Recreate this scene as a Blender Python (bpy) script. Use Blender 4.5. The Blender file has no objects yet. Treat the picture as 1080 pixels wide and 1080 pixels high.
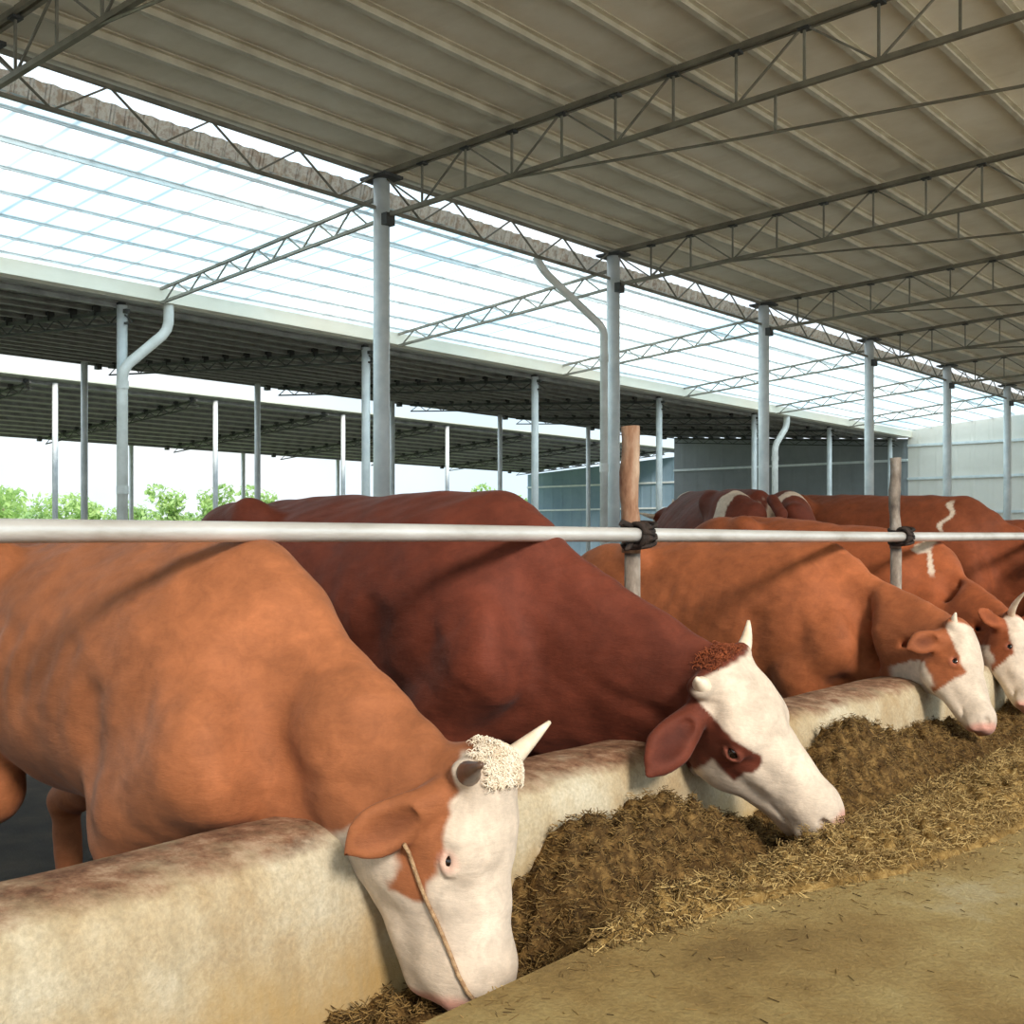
import bpy, math, random
import numpy as np
from mathutils import Vector, Matrix
from mathutils.bvhtree import BVHTree
random.seed(7); rng = np.random.default_rng(7)
SC = bpy.context.scene
COL = SC.collection
Z0 = 1.30            # height of the eye above the cattle stand
def V(x, y, h): return np.array([x, y, h + Z0], float)

# ------------------------------------------------------------------ materials
def lin(c):
    return tuple(((v/255)/12.92 if v/255 <= .04045 else ((v/255+.055)/1.055)**2.4) for v in c)
def mat(name):
    m = bpy.data.materials.new(name); m.use_nodes = True
    nt = m.node_tree; b = nt.nodes['Principled BSDF']
    return m, nt, b
def N(nt, t, **kw):
    n = nt.nodes.new(t)
    for k, v in kw.items():
        if k in n.inputs.keys(): n.inputs[k].default_value = v
        else: setattr(n, k, v)
    return n
def ramp(nt, fac, stops):
    r = nt.nodes.new('ShaderNodeValToRGB'); nt.links.new(fac, r.inputs[0])
    e = r.color_ramp.elements
    while len(e) < len(stops): e.new(.5)
    for k, (p, c) in enumerate(stops):
        e[k].position = p; e[k].color = (*lin(c), 1)
    return r.outputs[0]
def noise_mat(name, stops, scale=8, rough=.6, metal=0, bump=0, bscale=60, detail=6, stretch=(1,1,1), spec=.4):
    m, nt, b = mat(name)
    tc = N(nt, 'ShaderNodeTexCoord'); mp = N(nt, 'ShaderNodeMapping'); mp.inputs['Scale'].default_value = stretch
    nt.links.new(tc.outputs['Object'], mp.inputs[0])
    no = N(nt, 'ShaderNodeTexNoise', Scale=scale, Detail=detail, Roughness=.6)
    nt.links.new(mp.outputs[0], no.inputs['Vector'])
    nt.links.new(ramp(nt, no.outputs[0], stops), b.inputs['Base Color'])
    b.inputs['Roughness'].default_value = rough; b.inputs['Metallic'].default_value = metal
    b.inputs['Specular IOR Level'].default_value = spec
    if bump:
        n2 = N(nt, 'ShaderNodeTexNoise', Scale=bscale, Detail=4); nt.links.new(mp.outputs[0], n2.inputs['Vector'])
        bp = N(nt, 'ShaderNodeBump', Strength=bump, Distance=.01); nt.links.new(n2.outputs[0], bp.inputs['Height'])
        nt.links.new(bp.outputs[0], b.inputs['Normal'])
    return m
M = {}
M['galv'] = noise_mat('galvanised steel', [(.3,(205,212,214)),(.7,(232,236,236))], 5, .4, .05, .08, 40)
M['rail'] = noise_mat('rail steel', [(.25,(165,160,150)),(.45,(205,203,198)),(.7,(228,228,225))], 7, .4, .35, .15, 60, stretch=(1,.35,1))
M['chord'] = noise_mat('truss steel', [(.3,(112,106,94)),(.7,(148,142,126))], 4, .55, .5)
M['darkchord'] = noise_mat('dark truss steel', [(.3,(48,50,50)),(.7,(80,80,78))], 4, .6, .2)
M['shedpurlin'] = noise_mat('shed purlin steel', [(.3,(120,120,116)),(.7,(165,165,160))], 4, .6, .2)
M['bar'] = noise_mat('truss bars', [(.3,(110,106,94)),(.7,(150,146,134))], 4, .5, .4)
M['purlin'] = noise_mat('purlin steel', [(.3,(190,182,164)),(.7,(226,220,204))], 3, .45, .2)
M['white'] = noise_mat('white pvc', [(.3,(206,206,200)),(.7,(238,238,234))], 4, .35, 0)
M['gutter'] = noise_mat('cream gutter', [(.3,(236,230,212)),(.7,(250,246,232))], 3, .5, 0, stretch=(1,.2,1))
M['tie'] = noise_mat('dark tie', [(.3,(24,20,18)),(.7,(58,44,36))], 40, .8, 0, .4, 80)
M['post'] = noise_mat('rusty post', [(.25,(92,50,30)),(.45,(150,112,86)),(.7,(196,170,146))], 16, .75, .1, .5, 60, stretch=(1,1,.35))
M['postgrey'] = noise_mat('grey post', [(.25,(70,60,54)),(.5,(140,128,116)),(.75,(190,182,172))], 18, .7, .2, .4, 60, stretch=(1,1,.5))
M['horn'] = noise_mat('horn', [(.3,(214,190,160)),(.7,(242,228,208))], 20, .35, 0)
M['horntip'] = noise_mat('horn dark', [(.3,(50,34,28)),(.7,(110,84,68))], 20, .35, 0)
M['eye'] = noise_mat('eye', [(.4,(14,9,8)),(.6,(30,18,14))], 10, .08, 0, spec=.8)
M['lash'] = noise_mat('pale lashes', [(.3,(226,212,196)),(.7,(246,238,226))], 30, .8)
M['hair'] = noise_mat('curly pale hair', [(.3,(226,206,178)),(.7,(250,240,222))], 30, .8)
M['hairb'] = noise_mat('curly brown hair', [(.3,(110,52,26)),(.7,(160,84,46))], 30, .8)
M['hoof'] = noise_mat('hoof', [(.3,(40,34,30)),(.7,(78,68,60))], 20, .6)
M['rope'] = noise_mat('halter rope', [(.3,(130,96,66)),(.7,(190,158,120))], 60, .85, 0, .5, 200)
M['trunk'] = noise_mat('bark', [(.3,(90,80,64)),(.7,(140,128,104))], 8, .9)
def leaf_mat(name, a, b_):
    m, nt, b = mat(name)
    oi = N(nt, 'ShaderNodeTexCoord'); no = N(nt, 'ShaderNodeTexNoise', Scale=.9, Detail=3)
    nt.links.new(oi.outputs['Object'], no.inputs['Vector'])
    c = ramp(nt, no.outputs[0], [(.35,a),(.65,b_)])
    nt.links.new(c, b.inputs['Base Color']); b.inputs['Roughness'].default_value = .6
    tr = N(nt, 'ShaderNodeBsdfTranslucent'); nt.links.new(c, tr.inputs[0])
    mx = N(nt, 'ShaderNodeMixShader', Fac=.45); nt.links.new(b.outputs[0], mx.inputs[1]); nt.links.new(tr.outputs[0], mx.inputs[2])
    nt.links.new(mx.outputs[0], nt.nodes['Material Output'].inputs[0])
    return m
M['leaf'] = leaf_mat('foliage', (150,180,110), (196,218,150))
M['leaf2'] = leaf_mat('foliage dark', (130,164,104), (176,204,136))

def sheet_mat(name, stops, rough=.6, scale=1.2, ribs=5.5, axis='Y', bump=.5, ribcol=.12, stretch=(1,1,1)):
    """painted or bare sheet metal with pressed ribs repeating along one axis"""
    m, nt, b = mat(name)
    tc = N(nt, 'ShaderNodeTexCoord'); mp = N(nt, 'ShaderNodeMapping'); mp.inputs['Scale'].default_value = stretch
    nt.links.new(tc.outputs['Object'], mp.inputs[0])
    no = N(nt, 'ShaderNodeTexNoise', Scale=scale, Detail=7, Roughness=.65); nt.links.new(mp.outputs[0], no.inputs['Vector'])
    base = ramp(nt, no.outputs[0], stops)
    sx = N(nt, 'ShaderNodeSeparateXYZ'); nt.links.new(tc.outputs['Object'], sx.inputs[0])
    mu = N(nt, 'ShaderNodeMath', operation='MULTIPLY'); mu.inputs[1].default_value = ribs; nt.links.new(sx.outputs[axis], mu.inputs[0])
    pp = N(nt, 'ShaderNodeMath', operation='PINGPONG'); pp.inputs[1].default_value = 1; nt.links.new(mu.outputs[0], pp.inputs[0])
    rr = N(nt, 'ShaderNodeMapRange'); rr.inputs['From Min'].default_value = .7; rr.inputs['From Max'].default_value = .85
    nt.links.new(pp.outputs[0], rr.inputs[0])
    bp = N(nt, 'ShaderNodeBump', Strength=bump, Distance=.02); nt.links.new(rr.outputs[0], bp.inputs['Height'])
    nt.links.new(bp.outputs[0], b.inputs['Normal'])
    nt.links.new(base, b.inputs['Base Color']); b.inputs['Roughness'].default_value = rough
    return m
M['roof'] = sheet_mat('main roof sheet', [(.3,(218,210,192)),(.55,(238,232,218)),(.75,(248,244,234))], .7, .8, 2.4, 'Y', .35)
M['roofB'] = sheet_mat('side shed roof sheet', [(.3,(176,174,168)),(.7,(208,206,200))], .6, .8, 3, 'Y', .4)
M['roofC'] = sheet_mat('far shed roof sheet', [(.3,(176,182,168)),(.7,(204,210,194))], .6, .8, 3, 'Y', .4)
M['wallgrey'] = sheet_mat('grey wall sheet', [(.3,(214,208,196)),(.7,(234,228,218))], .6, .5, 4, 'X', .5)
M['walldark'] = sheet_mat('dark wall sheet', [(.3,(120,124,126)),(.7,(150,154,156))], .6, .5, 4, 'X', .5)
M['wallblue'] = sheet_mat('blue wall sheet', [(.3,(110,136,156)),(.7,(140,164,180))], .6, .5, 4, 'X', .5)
M['flash'] = sheet_mat('brown flashing', [(.38,(206,186,170)),(.5,(250,246,240)),(.64,(214,194,174))], .5, 9, 14, 'Y', 1)
# translucent roof sheet
m, nt, b = mat('translucent roof sheet'); M['clear'] = m
tc = N(nt, 'ShaderNodeTexCoord'); no = N(nt, 'ShaderNodeTexNoise', Scale=.5, Detail=5)
nt.links.new(tc.outputs['Object'], no.inputs['Vector'])
c = ramp(nt, no.outputs[0], [(.3,(220,236,242)),(.5,(244,250,250)),(.7,(255,255,252))])
sx = N(nt, 'ShaderNodeSeparateXYZ'); nt.links.new(tc.outputs['Object'], sx.inputs[0])
mu = N(nt, 'ShaderNodeMath', operation='MULTIPLY'); mu.inputs[1].default_value = 4.2; nt.links.new(sx.outputs['Y'], mu.inputs[0])
pp = N(nt, 'ShaderNodeMath', operation='PINGPONG'); pp.inputs[1].default_value = 1; nt.links.new(mu.outputs[0], pp.inputs[0])
rr = N(nt, 'ShaderNodeMapRange'); rr.inputs['From Min'].default_value = .86; rr.inputs['From Max'].default_value = .95
rr.inputs['To Min'].default_value = 1; rr.inputs['To Max'].default_value = .70
nt.links.new(pp.outputs[0], rr.inputs[0])
mm = N(nt, 'ShaderNodeMix', data_type='RGBA', blend_type='MULTIPLY'); mm.inputs[0].default_value = 1
nt.links.new(c, mm.inputs[6]); nt.links.new(rr.outputs[0], mm.inputs[7])
tl = N(nt, 'ShaderNodeBsdfTranslucent'); nt.links.new(mm.outputs[2], tl.inputs[0])
tp = N(nt, 'ShaderNodeBsdfTransparent'); nt.links.new(mm.outputs[2], tp.inputs[0])
mx = N(nt, 'ShaderNodeMixShader', Fac=.22); nt.links.new(tl.outputs[0], mx.inputs[1]); nt.links.new(tp.outputs[0], mx.inputs[2])
nt.links.new(mx.outputs[0], nt.nodes['Material Output'].inputs[0])

# cow coat: colour attribute holds the coat pattern
def coat_mat(name):
    m, nt, b = mat(name)
    at = N(nt, 'ShaderNodeVertexColor'); at.layer_name = 'coat'
    tc = N(nt, 'ShaderNodeTexCoord')
    n1 = N(nt, 'ShaderNodeTexNoise', Scale=5, Detail=5, Roughness=.65); nt.links.new(tc.outputs['Object'], n1.inputs['Vector'])
    mr = N(nt, 'ShaderNodeMapRange'); mr.inputs['From Min'].default_value=.3; mr.inputs['From Max'].default_value=.7
    mr.inputs['To Min'].default_value = .70; mr.inputs['To Max'].default_value = 1.18
    nt.links.new(n1.outputs[0], mr.inputs[0])
    mp = N(nt, 'ShaderNodeMapping'); mp.inputs['Scale'].default_value = (1.0,1,3); mp.inputs['Rotation'].default_value = (0,.9,0)
    nt.links.new(tc.outputs['Object'], mp.inputs[0])
    n2 = N(nt, 'ShaderNodeTexNoise', Scale=70, Detail=6, Roughness=.7, Distortion=.4); nt.links.new(mp.outputs[0], n2.inputs['Vector'])
    m2 = N(nt, 'ShaderNodeMapRange'); m2.inputs['From Min'].default_value=.3; m2.inputs['From Max'].default_value=.7
    m2.inputs['To Min'].default_value = .94; m2.inputs['To Max'].default_value = 1.05
    nt.links.new(n2.outputs[0], m2.inputs[0])
    n4 = N(nt, 'ShaderNodeTexNoise', Scale=17, Detail=7, Roughness=.72, Distortion=.6); nt.links.new(tc.outputs['Object'], n4.inputs['Vector'])
    m4 = N(nt, 'ShaderNodeMapRange'); m4.inputs['From Min'].default_value=.34; m4.inputs['From Max'].default_value=.66
    m4.inputs['To Min'].default_value = .84; m4.inputs['To Max'].default_value = 1.12; nt.links.new(n4.outputs[0], m4.inputs[0])
    mu0 = N(nt, 'ShaderNodeMath', operation='MULTIPLY'); nt.links.new(mr.outputs[0], mu0.inputs[0]); nt.links.new(m4.outputs[0], mu0.inputs[1])
    mu = N(nt, 'ShaderNodeMath', operation='MULTIPLY'); nt.links.new(mu0.outputs[0], mu.inputs[0]); nt.links.new(m2.outputs[0], mu.inputs[1])
    mm = N(nt, 'ShaderNodeVectorMath', operation='SCALE'); nt.links.new(at.outputs[0], mm.inputs[0]); nt.links.new(mu.outputs[0], mm.inputs['Scale'])
    nt.links.new(mm.outputs[0], b.inputs['Base Color'])
    b.inputs['Roughness'].default_value = .72; b.inputs['Specular IOR Level'].default_value = .22
    b.inputs['Sheen Weight'].default_value = .06; b.inputs['Sheen Roughness'].default_value = .4
    bp = N(nt, 'ShaderNodeBump', Strength=.35, Distance=.004); nt.links.new(n2.outputs[0], bp.inputs['Height'])
    n3 = N(nt, 'ShaderNodeTexNoise', Scale=9, Detail=4); nt.links.new(mp.outputs[0], n3.inputs['Vector'])
    b2 = N(nt, 'ShaderNodeBump', Strength=.14, Distance=.03); nt.links.new(n3.outputs[0], b2.inputs['Height']); nt.links.new(bp.outputs[0], b2.inputs['Normal'])
    nt.links.new(b2.outputs[0], b.inputs['Normal'])
    return m
M['coat'] = coat_mat('cattle coat')

# ------------------------------------------------------------------ mesh helpers
def link(name, me, parent=None, material=None, smooth=False):
    o = bpy.data.objects.new(name, me); COL.objects.link(o)
    if material is not None: me.materials.append(material)
    if smooth: me.polygons.foreach_set('use_smooth', [True]*len(me.polygons))
    if parent is not None:
        o.parent = parent; me.transform(Matrix.Translation(-Vector(parent.location)))
    return o
class MB:
    def __init__(s): s.v = []; s.f = []
    def box(s, c, d):
        x,y,z = c; a,b,h = d[0]/2, d[1]/2, d[2]/2; k = len(s.v)
        s.v += [(x+i*a,y+j*b,z+l*h) for i in(-1,1) for j in(-1,1) for l in(-1,1)]
        s.f += [tuple(k+q for q in t) for t in ((0,1,3,2),(4,6,7,5),(0,4,5,1),(2,3,7,6),(0,2,6,4),(1,5,7,3))]
    def bar(s, p, q, w, h=None, n=4, up=None):
        """prism from p to q; n sided, or a w x h rectangle when n == 4"""
        p = Vector(p); q = Vector(q); d = (q-p).normalized()
        u = Vector((0,0,1)) if abs(d.z) < .95 else Vector((0,1,0))
        a = d.cross(u).normalized(); b_ = a.cross(d); h = h or w; k = len(s.v)
        if n == 4: off = [(-w/2,-h/2),(w/2,-h/2),(w/2,h/2),(-w/2,h/2)]
        else: off = [(w/2*math.cos(2*math.pi*i/n), h/2*math.sin(2*math.pi*i/n)) for i in range(n)]
        for e in (p, q): s.v += [tuple(e+a*i+b_*j) for i, j in off]
        s.f += [(k+i, k+(i+1)%n, k+n+(i+1)%n, k+n+i) for i in range(n)]
        s.f += [tuple(k+n-1-i for i in range(n)), tuple(k+n+i for i in range(n))]
    def tube(s, pts, rad, n=12, cap=True):
        pts = [Vector(p) for p in pts]; k = len(s.v); m_ = len(pts)
        if not hasattr(rad, '__len__'): rad = [rad]*m_
        ref = None
        for i, p in enumerate(pts):
            d = ((pts[min(i+1,m_-1)]-pts[max(i-1,0)])).normalized()
            if ref is None: ref = Vector((0,0,1)) if abs(d.z)<.9 else Vector((0,1,0))
            a = d.cross(ref).normalized(); b_ = a.cross(d).normalized(); ref = b_
            s.v += [tuple(p+(a*math.cos(2*math.pi*j/n)+b_*math.sin(2*math.pi*j/n))*rad[i]) for j in range(n)]
        for i in range(m_-1):
            for j in range(n):
                s.f.append((k+i*n+j, k+i*n+(j+1)%n, k+(i+1)*n+(j+1)%n, k+(i+1)*n+j))
        if cap:
            s.f.append(tuple(k+n-1-j for j in range(n))); s.f.append(tuple(k+(m_-1)*n+j for j in range(n)))
    def sphere(s, c, r, nu=14, nv=8):
        k = len(s.v); c = Vector(c); r = r if hasattr(r,'__len__') else (r,r,r)
        for i in range(nv+1):
            t = math.pi*i/nv
            for j in range(nu):
                p = 2*math.pi*j/nu
                s.v.append((c.x+r[0]*math.sin(t)*math.cos(p), c.y+r[1]*math.sin(t)*math.sin(p), c.z+r[2]*math.cos(t)))
        for i in range(nv):
            for j in range(nu):
                s.f.append((k+i*nu+j, k+(i+1)*nu+j, k+(i+1)*nu+(j+1)%nu, k+i*nu+(j+1)%nu))
    def build(s, name, material, parent=None, smooth=False, origin=None):
        v = s.v
        if origin is not None: v = [(a-origin[0], b-origin[1], c-origin[2]) for a,b,c in v]
        me = bpy.data.meshes.new(name); me.from_pydata(v, [], s.f); me.update()
        o = link(name, me, parent, M[material] if isinstance(material,str) else material, smooth)
        if origin is not None: o.location = origin
        return o
def tag(o, label=None, cat=None, group=None, kind=None):
    if label: o['label'] = label
    if cat: o['category'] = cat
    if group: o['group'] = group
    if kind: o['kind'] = kind
    return o
def empty(name, loc, label, cat, group=None):
    o = bpy.data.objects.new(name, None); COL.objects.link(o); o.location = Vector([float(q) for q in loc]); o.empty_display_size = .2
    return tag(o, label, cat, group)
def copy_tree(o, parent=None):
    c = o.copy(); COL.objects.link(c)
    if parent is not None: c.parent = parent
    for ch in list(o.children): copy_tree(ch, c)
    return c

# ------------------------------------------------------------------ camera
F = 1200.0; YAW = math.atan2(1010, F)
Fw = np.array([-math.sin(YAW), math.cos(YAW), 0]); Rt = np.array([math.cos(YAW), math.sin(YAW), 0]); Up = np.array([0,0,1.])
cam = bpy.data.cameras.new('camera'); co = bpy.data.objects.new('camera', cam); COL.objects.link(co)
cam.sensor_width = 36; cam.lens = F/1080*36; cam.shift_y = 28/1080; cam.clip_end = 900; cam.clip_start = .05
co.location = (0,0,Z0); co.rotation_euler = (math.pi/2, 0, YAW); SC.camera = co
def rfu(r, f, u): return Rt*r + Fw*f + Up*u

# ------------------------------------------------------------------ main shed
XC = -8.5; YS = 8.03; SP = 4.11; NODE = .58
XR = 2.9                                    # open side behind the camera
YE = 33.0                                   # end wall
Y0 = -9.0
def HT(x): return 3.71 + .040*(x-XC)        # top chord
def HB(x): return 3.28 + .036*(x-XC)        # bottom chord
def zz(h): return h + Z0
# ceiling sheet (has thickness)
def slab(name, corners_fn, x0, x1, y0, y1, th, material, parent=None):
    b_ = MB(); nseg = 1
    v = [(x0,y0,zz(corners_fn(x0))),(x1,y0,zz(corners_fn(x1))),(x1,y1,zz(corners_fn(x1))),(x0,y1,zz(corners_fn(x0)))]
    v += [(a,b2,c+th) for a,b2,c in v]
    b_.v = v; b_.f = [(3,2,1,0),(4,5,6,7),(0,1,5,4),(1,2,6,5),(2,3,7,6),(3,0,4,7)]
    return b_.build(name, material, parent)
ceil_o = slab('ceiling', lambda x: HT(x)+.108, XC-.22, XR+.5, Y0, YE+.2, .03, 'roof'); tag(ceil_o, kind='structure')
# purlins: C channels
npur = int((XR-XC)/NODE)+1
def cchannel(x, h, y0, y1, parent=None, name='purlin', material='purlin', ht=.075, wd=.05):
    b_ = MB(); b_.box((x,(y0+y1)/2,zz(h)),(.012,y1-y0,ht))
    b_.box((x+wd/2,(y0+y1)/2,zz(h)-ht/2),(wd,y1-y0,.012)); b_.box((x+wd/2,(y0+y1)/2,zz(h)+ht/2),(wd,y1-y0,.012))
    return b_.build(name, material, parent, origin=(x,y0,zz(h)))
for k in range(npur):
    x = XC + .02 + k*NODE
    o = cchannel(x, HT(x)+.062, Y0, YE)
    tag(o, 'long pale steel purlin carrying the main beige roof', 'purlin', 'purlins of the main roof')
# trusses
def make_truss(y, label):
    root = empty('roof_truss', (XC, y, zz(HT(XC))), label, 'truss', 'trusses of the main roof')
    xe = XC + (npur-1)*NODE
    for s_ in (-.03,.03):
        b_ = MB(); b_.bar((XC-.12,y+s_,zz(HT(XC-.12))),(xe,y+s_,zz(HT(xe))),.03,.045); b_.build('top_chord','chord',root)
    b_ = MB(); b_.bar((XC,y,zz(HB(XC))),(xe,y,zz(HB(xe))),.042,.042); b_.build('bottom_chord','chord',root)
    for k in range(npur):
        x = XC + k*NODE
        if k:
            b_ = MB(); b_.bar((x,y,zz(HB(x))),(x,y,zz(HT(x))),.018); b_.build('vertical_bar','bar',root)
            b_ = MB(); b_.box((x,y,zz(HT(x)-.015)),(.09,.075,.05)); b_.build('node_plate','darkchord',root)
        if k%2 == 1:
            for j in (k-1,k+1):
                if j < npur:
                    xj = XC + j*NODE
                    b_ = MB(); b_.bar((x,y,zz(HB(x))),(xj,y,zz(HT(xj))),.016); b_.build('diagonal_bar','bar',root)
    # tie rod hung under the chord, dropping towards the alley
    b_ = MB(); b_.tube([(-6.9,y,zz(HB(-6.9))),(-4.6,y,zz(3.17)),(-2.3,y,zz(3.03)),(0,y,zz(2.99)),(2.4,y,zz(HB(2.4)))],.012,6); b_.build('tie_rod','chord',root)
    for xh in (-4.1,-1.8,.5):
        b_ = MB(); b_.bar((xh,y,zz(np.interp(xh,[-4.6,-2.3,0,3],[3.17,3.03,2.99,3.1]))),(xh,y,zz(HB(xh))),.018); b_.build('tie_hanger','bar',root)
    return root
wc = ['just off the left edge','nearest wide column','second wide column','third wide column','fourth wide column','fifth wide column','sixth wide column']
tl = ['roof truss nearest the viewer, crossing the top left corner',
      'roof truss springing from the nearest wide grey column',
      'roof truss springing from the second wide grey column, beside the bent downpipe',
      'roof truss springing from the third wide grey column',
      'roof truss springing from the fourth wide grey column',
      'roof truss springing from the fifth wide grey column',
      'roof truss springing from the sixth and farthest visible wide column',
      'farthest roof truss, just inside the grey end wall']
for i in range(-1,7):
    y = YS + SP*i
    if i == 6: y -= .3
    if i == -1: proto = make_truss(y, tl[0])
    else:
        c_ = copy_tree(proto); c_.location.y = y; c_['label'] = tl[i+1]
# columns
def column(x, y, top, d, label, group, bracket=True, parent=None, cname='steel_column', coll='galv'):
    root = empty(cname, (x,y,0), label, 'column', group)
    b_ = MB(); b_.tube([(x,y,.012),(x,y,zz(top))], d/2, 20); sh = b_.build('shaft', coll, root, smooth=False)
    for p in sh.data.polygons: p.use_smooth = len(p.vertices)==4
    if bracket:
        b_ = MB(); b_.box((x,y,zz(top)+.012),(d*2.2,d*1.5,.03)); b_.build('cap_plate','darkchord',root)
        b_ = MB(); b_.box((x+d*.55,y,zz(top)-.42),(d*.5,d*.7,.12)); b_.build('bracket','darkchord',root)
    b_ = MB(); b_.box((x,y,.008),(d*2,d*2,.016)); b_.build('base_plate','galv',root)
    return root
cl = ['wide grey steel column nearest the viewer, left of centre',
      'wide grey steel column right beside a bent downpipe, second from the left',
      'wide grey steel column above the dark red back of a cow, third from the left',
      'wide grey steel column fourth from the left, left of the second rail post',
      'wide grey steel column fifth from the left, against the pale end wall',
      'wide grey steel column farthest right, near the photo edge']
for i in range(-1,7):
    y = YS + SP*i - (.3 if i==6 else 0)
    if i in (-1,6):
        column(XC, y, HT(XC)-.05, .17, 'wide grey steel column '+('just outside the left edge of the view' if i<0 else 'standing against the grey end wall'), 'wide columns of the main shed')
    else: column(XC, y, HT(XC)-.05, .17, cl[i], 'wide columns of the main shed')
# longitudinal lattice girders between the columns
gp = None
for i in range(-2,6):
    y0 = YS + SP*i + .09; y1 = y0 + SP - .18
    lb = 'zigzag lattice girder along the eave, ' + ['left of the view','in the first bay at the top left','between the first and second wide columns','between the second and third wide columns','between the third and fourth wide columns','between the fourth and fifth wide columns','between the fifth and sixth wide columns','between the sixth wide column and the end wall'][i+2]
    if gp is None:
        gp = empty('lattice_girder', (XC, y0, zz(3.68)), lb, 'girder', 'lattice girders along the column tops')
        b_ = MB(); b_.bar((XC,y0,zz(3.69)),(XC,y1,zz(3.69)),.035); b_.build('top_chord','bar',gp)
        b_ = MB(); b_.bar((XC,y0,zz(3.36)),(XC,y1,zz(3.36)),.032); b_.build('bottom_chord','bar',gp)
        n_ = 8
        for k in range(n_):
            a = y0+(y1-y0)*k/n_; c2 = y0+(y1-y0)*(k+1)/n_
            b_ = MB(); b_.bar((XC,a,zz(3.36 if k%2 else 3.69)),(XC,c2,zz(3.69 if k%2 else 3.36)),.016); b_.build('diagonal_bar','bar',gp)
    else:
        c_ = copy_tree(gp); c_.location.y = y0; c_['label'] = lb

# ------------------------------------------------------------------ translucent canopy between the sheds
XG = -12.5
def HC(x): return 3.53 + .095*(x+8.9)
cano = slab('translucent_canopy', HC, XG-.05, -8.85, Y0, YE, .006, 'clear')
tag(cano, 'bright translucent white roof sheeting over the gap between two sheds', 'canopy')
b_ = MB()
ys = np.arange(Y0, YE, .09)
for j, y in enumerate(ys):
    dx = .03 if j%2 else 0
    b_.v += [(-8.86-dx,y,zz(3.50)),(-8.80-dx,y,zz(3.69))]
for j in range(len(ys)-1): k=2*j; b_.f.append((k,k+2,k+3,k+1))
o = b_.build('ribbed_flashing','flash'); tag(o,'brown and white ribbed flashing strip along the top edge of the translucent roof','flashing')
mdf = o.modifiers.new('t','SOLIDIFY'); mdf.thickness=.012
for k, x in enumerate([-9.05,-9.63,-10.2,-10.77,-11.35,-11.93,-12.4]):
    o = cchannel(x, HC(x)-.03, Y0, YE, material='galv', ht=.05 if k==1 else .022, wd=.018)
    tag(o, 'thin grey purlin running under the translucent white roofing', 'purlin', 'purlins of the translucent roof')
# lattice rafters
rl = ['off the left edge','from the nearest wide column to the forked downpipe','from the second wide column','from the third wide column','from the fourth wide column','from the fifth wide column','from the sixth wide column']
rp = None
for i in range(-1,6):
    y = YS+SP*i; lb = 'light lattice rafter under the translucent roof ' + rl[i+1]
    if rp is None:
        rp = empty('lattice_rafter', (-8.6,y,zz(3.4)), lb, 'rafter', 'lattice rafters of the translucent roof')
        T = lambda x: HC(x)-.08
        B = lambda x: 3.245+.08*(x+8.61)
        b_ = MB(); b_.bar((-8.6,y,zz(T(-8.6))),(-12.47,y,zz(T(-12.47))),.034); b_.build('top_chord','bar',rp)
        b_ = MB(); b_.bar((-8.6,y,zz(B(-8.6))),(-12.47,y,zz(B(-12.47))),.034); b_.build('bottom_chord','bar',rp)
        xs = np.linspace(-8.7,-12.4,15)
        for k in range(14):
            a,c2 = xs[k],xs[k+1]
            b_ = MB(); b_.bar((a,y,zz(T(a) if k%2 else B(a))),(c2,y,zz(B(c2) if k%2 else T(c2))),.016); b_.build('diagonal_bar','bar',rp)
    else:
        c_ = copy_tree(rp); c_.location.y = y; c_['label'] = lb
# eave gutter of the side shed
b_ = MB(); gx = -12.5
prof = [(gx+.02,3.13),(gx+.02,2.955),(gx-.16,2.955),(gx-.16,3.06),(gx-.15,3.06),(gx-.15,2.965),(gx+.01,2.965),(gx+.01,3.13)]
for y in (Y0,YE): b_.v += [(a,y,zz(h)) for a,h in prof]
n_ = len(prof); b_.f = [(i,(i+1)%n_,n_+(i+1)%n_,n_+i) for i in range(n_)] + [tuple(range(n_-1,-1,-1)), tuple(range(n_,2*n_))]
o = b_.build('eave_gutter','gutter'); tag(o,'long cream box gutter between the translucent roof and the dark side shed','gutter')

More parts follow.
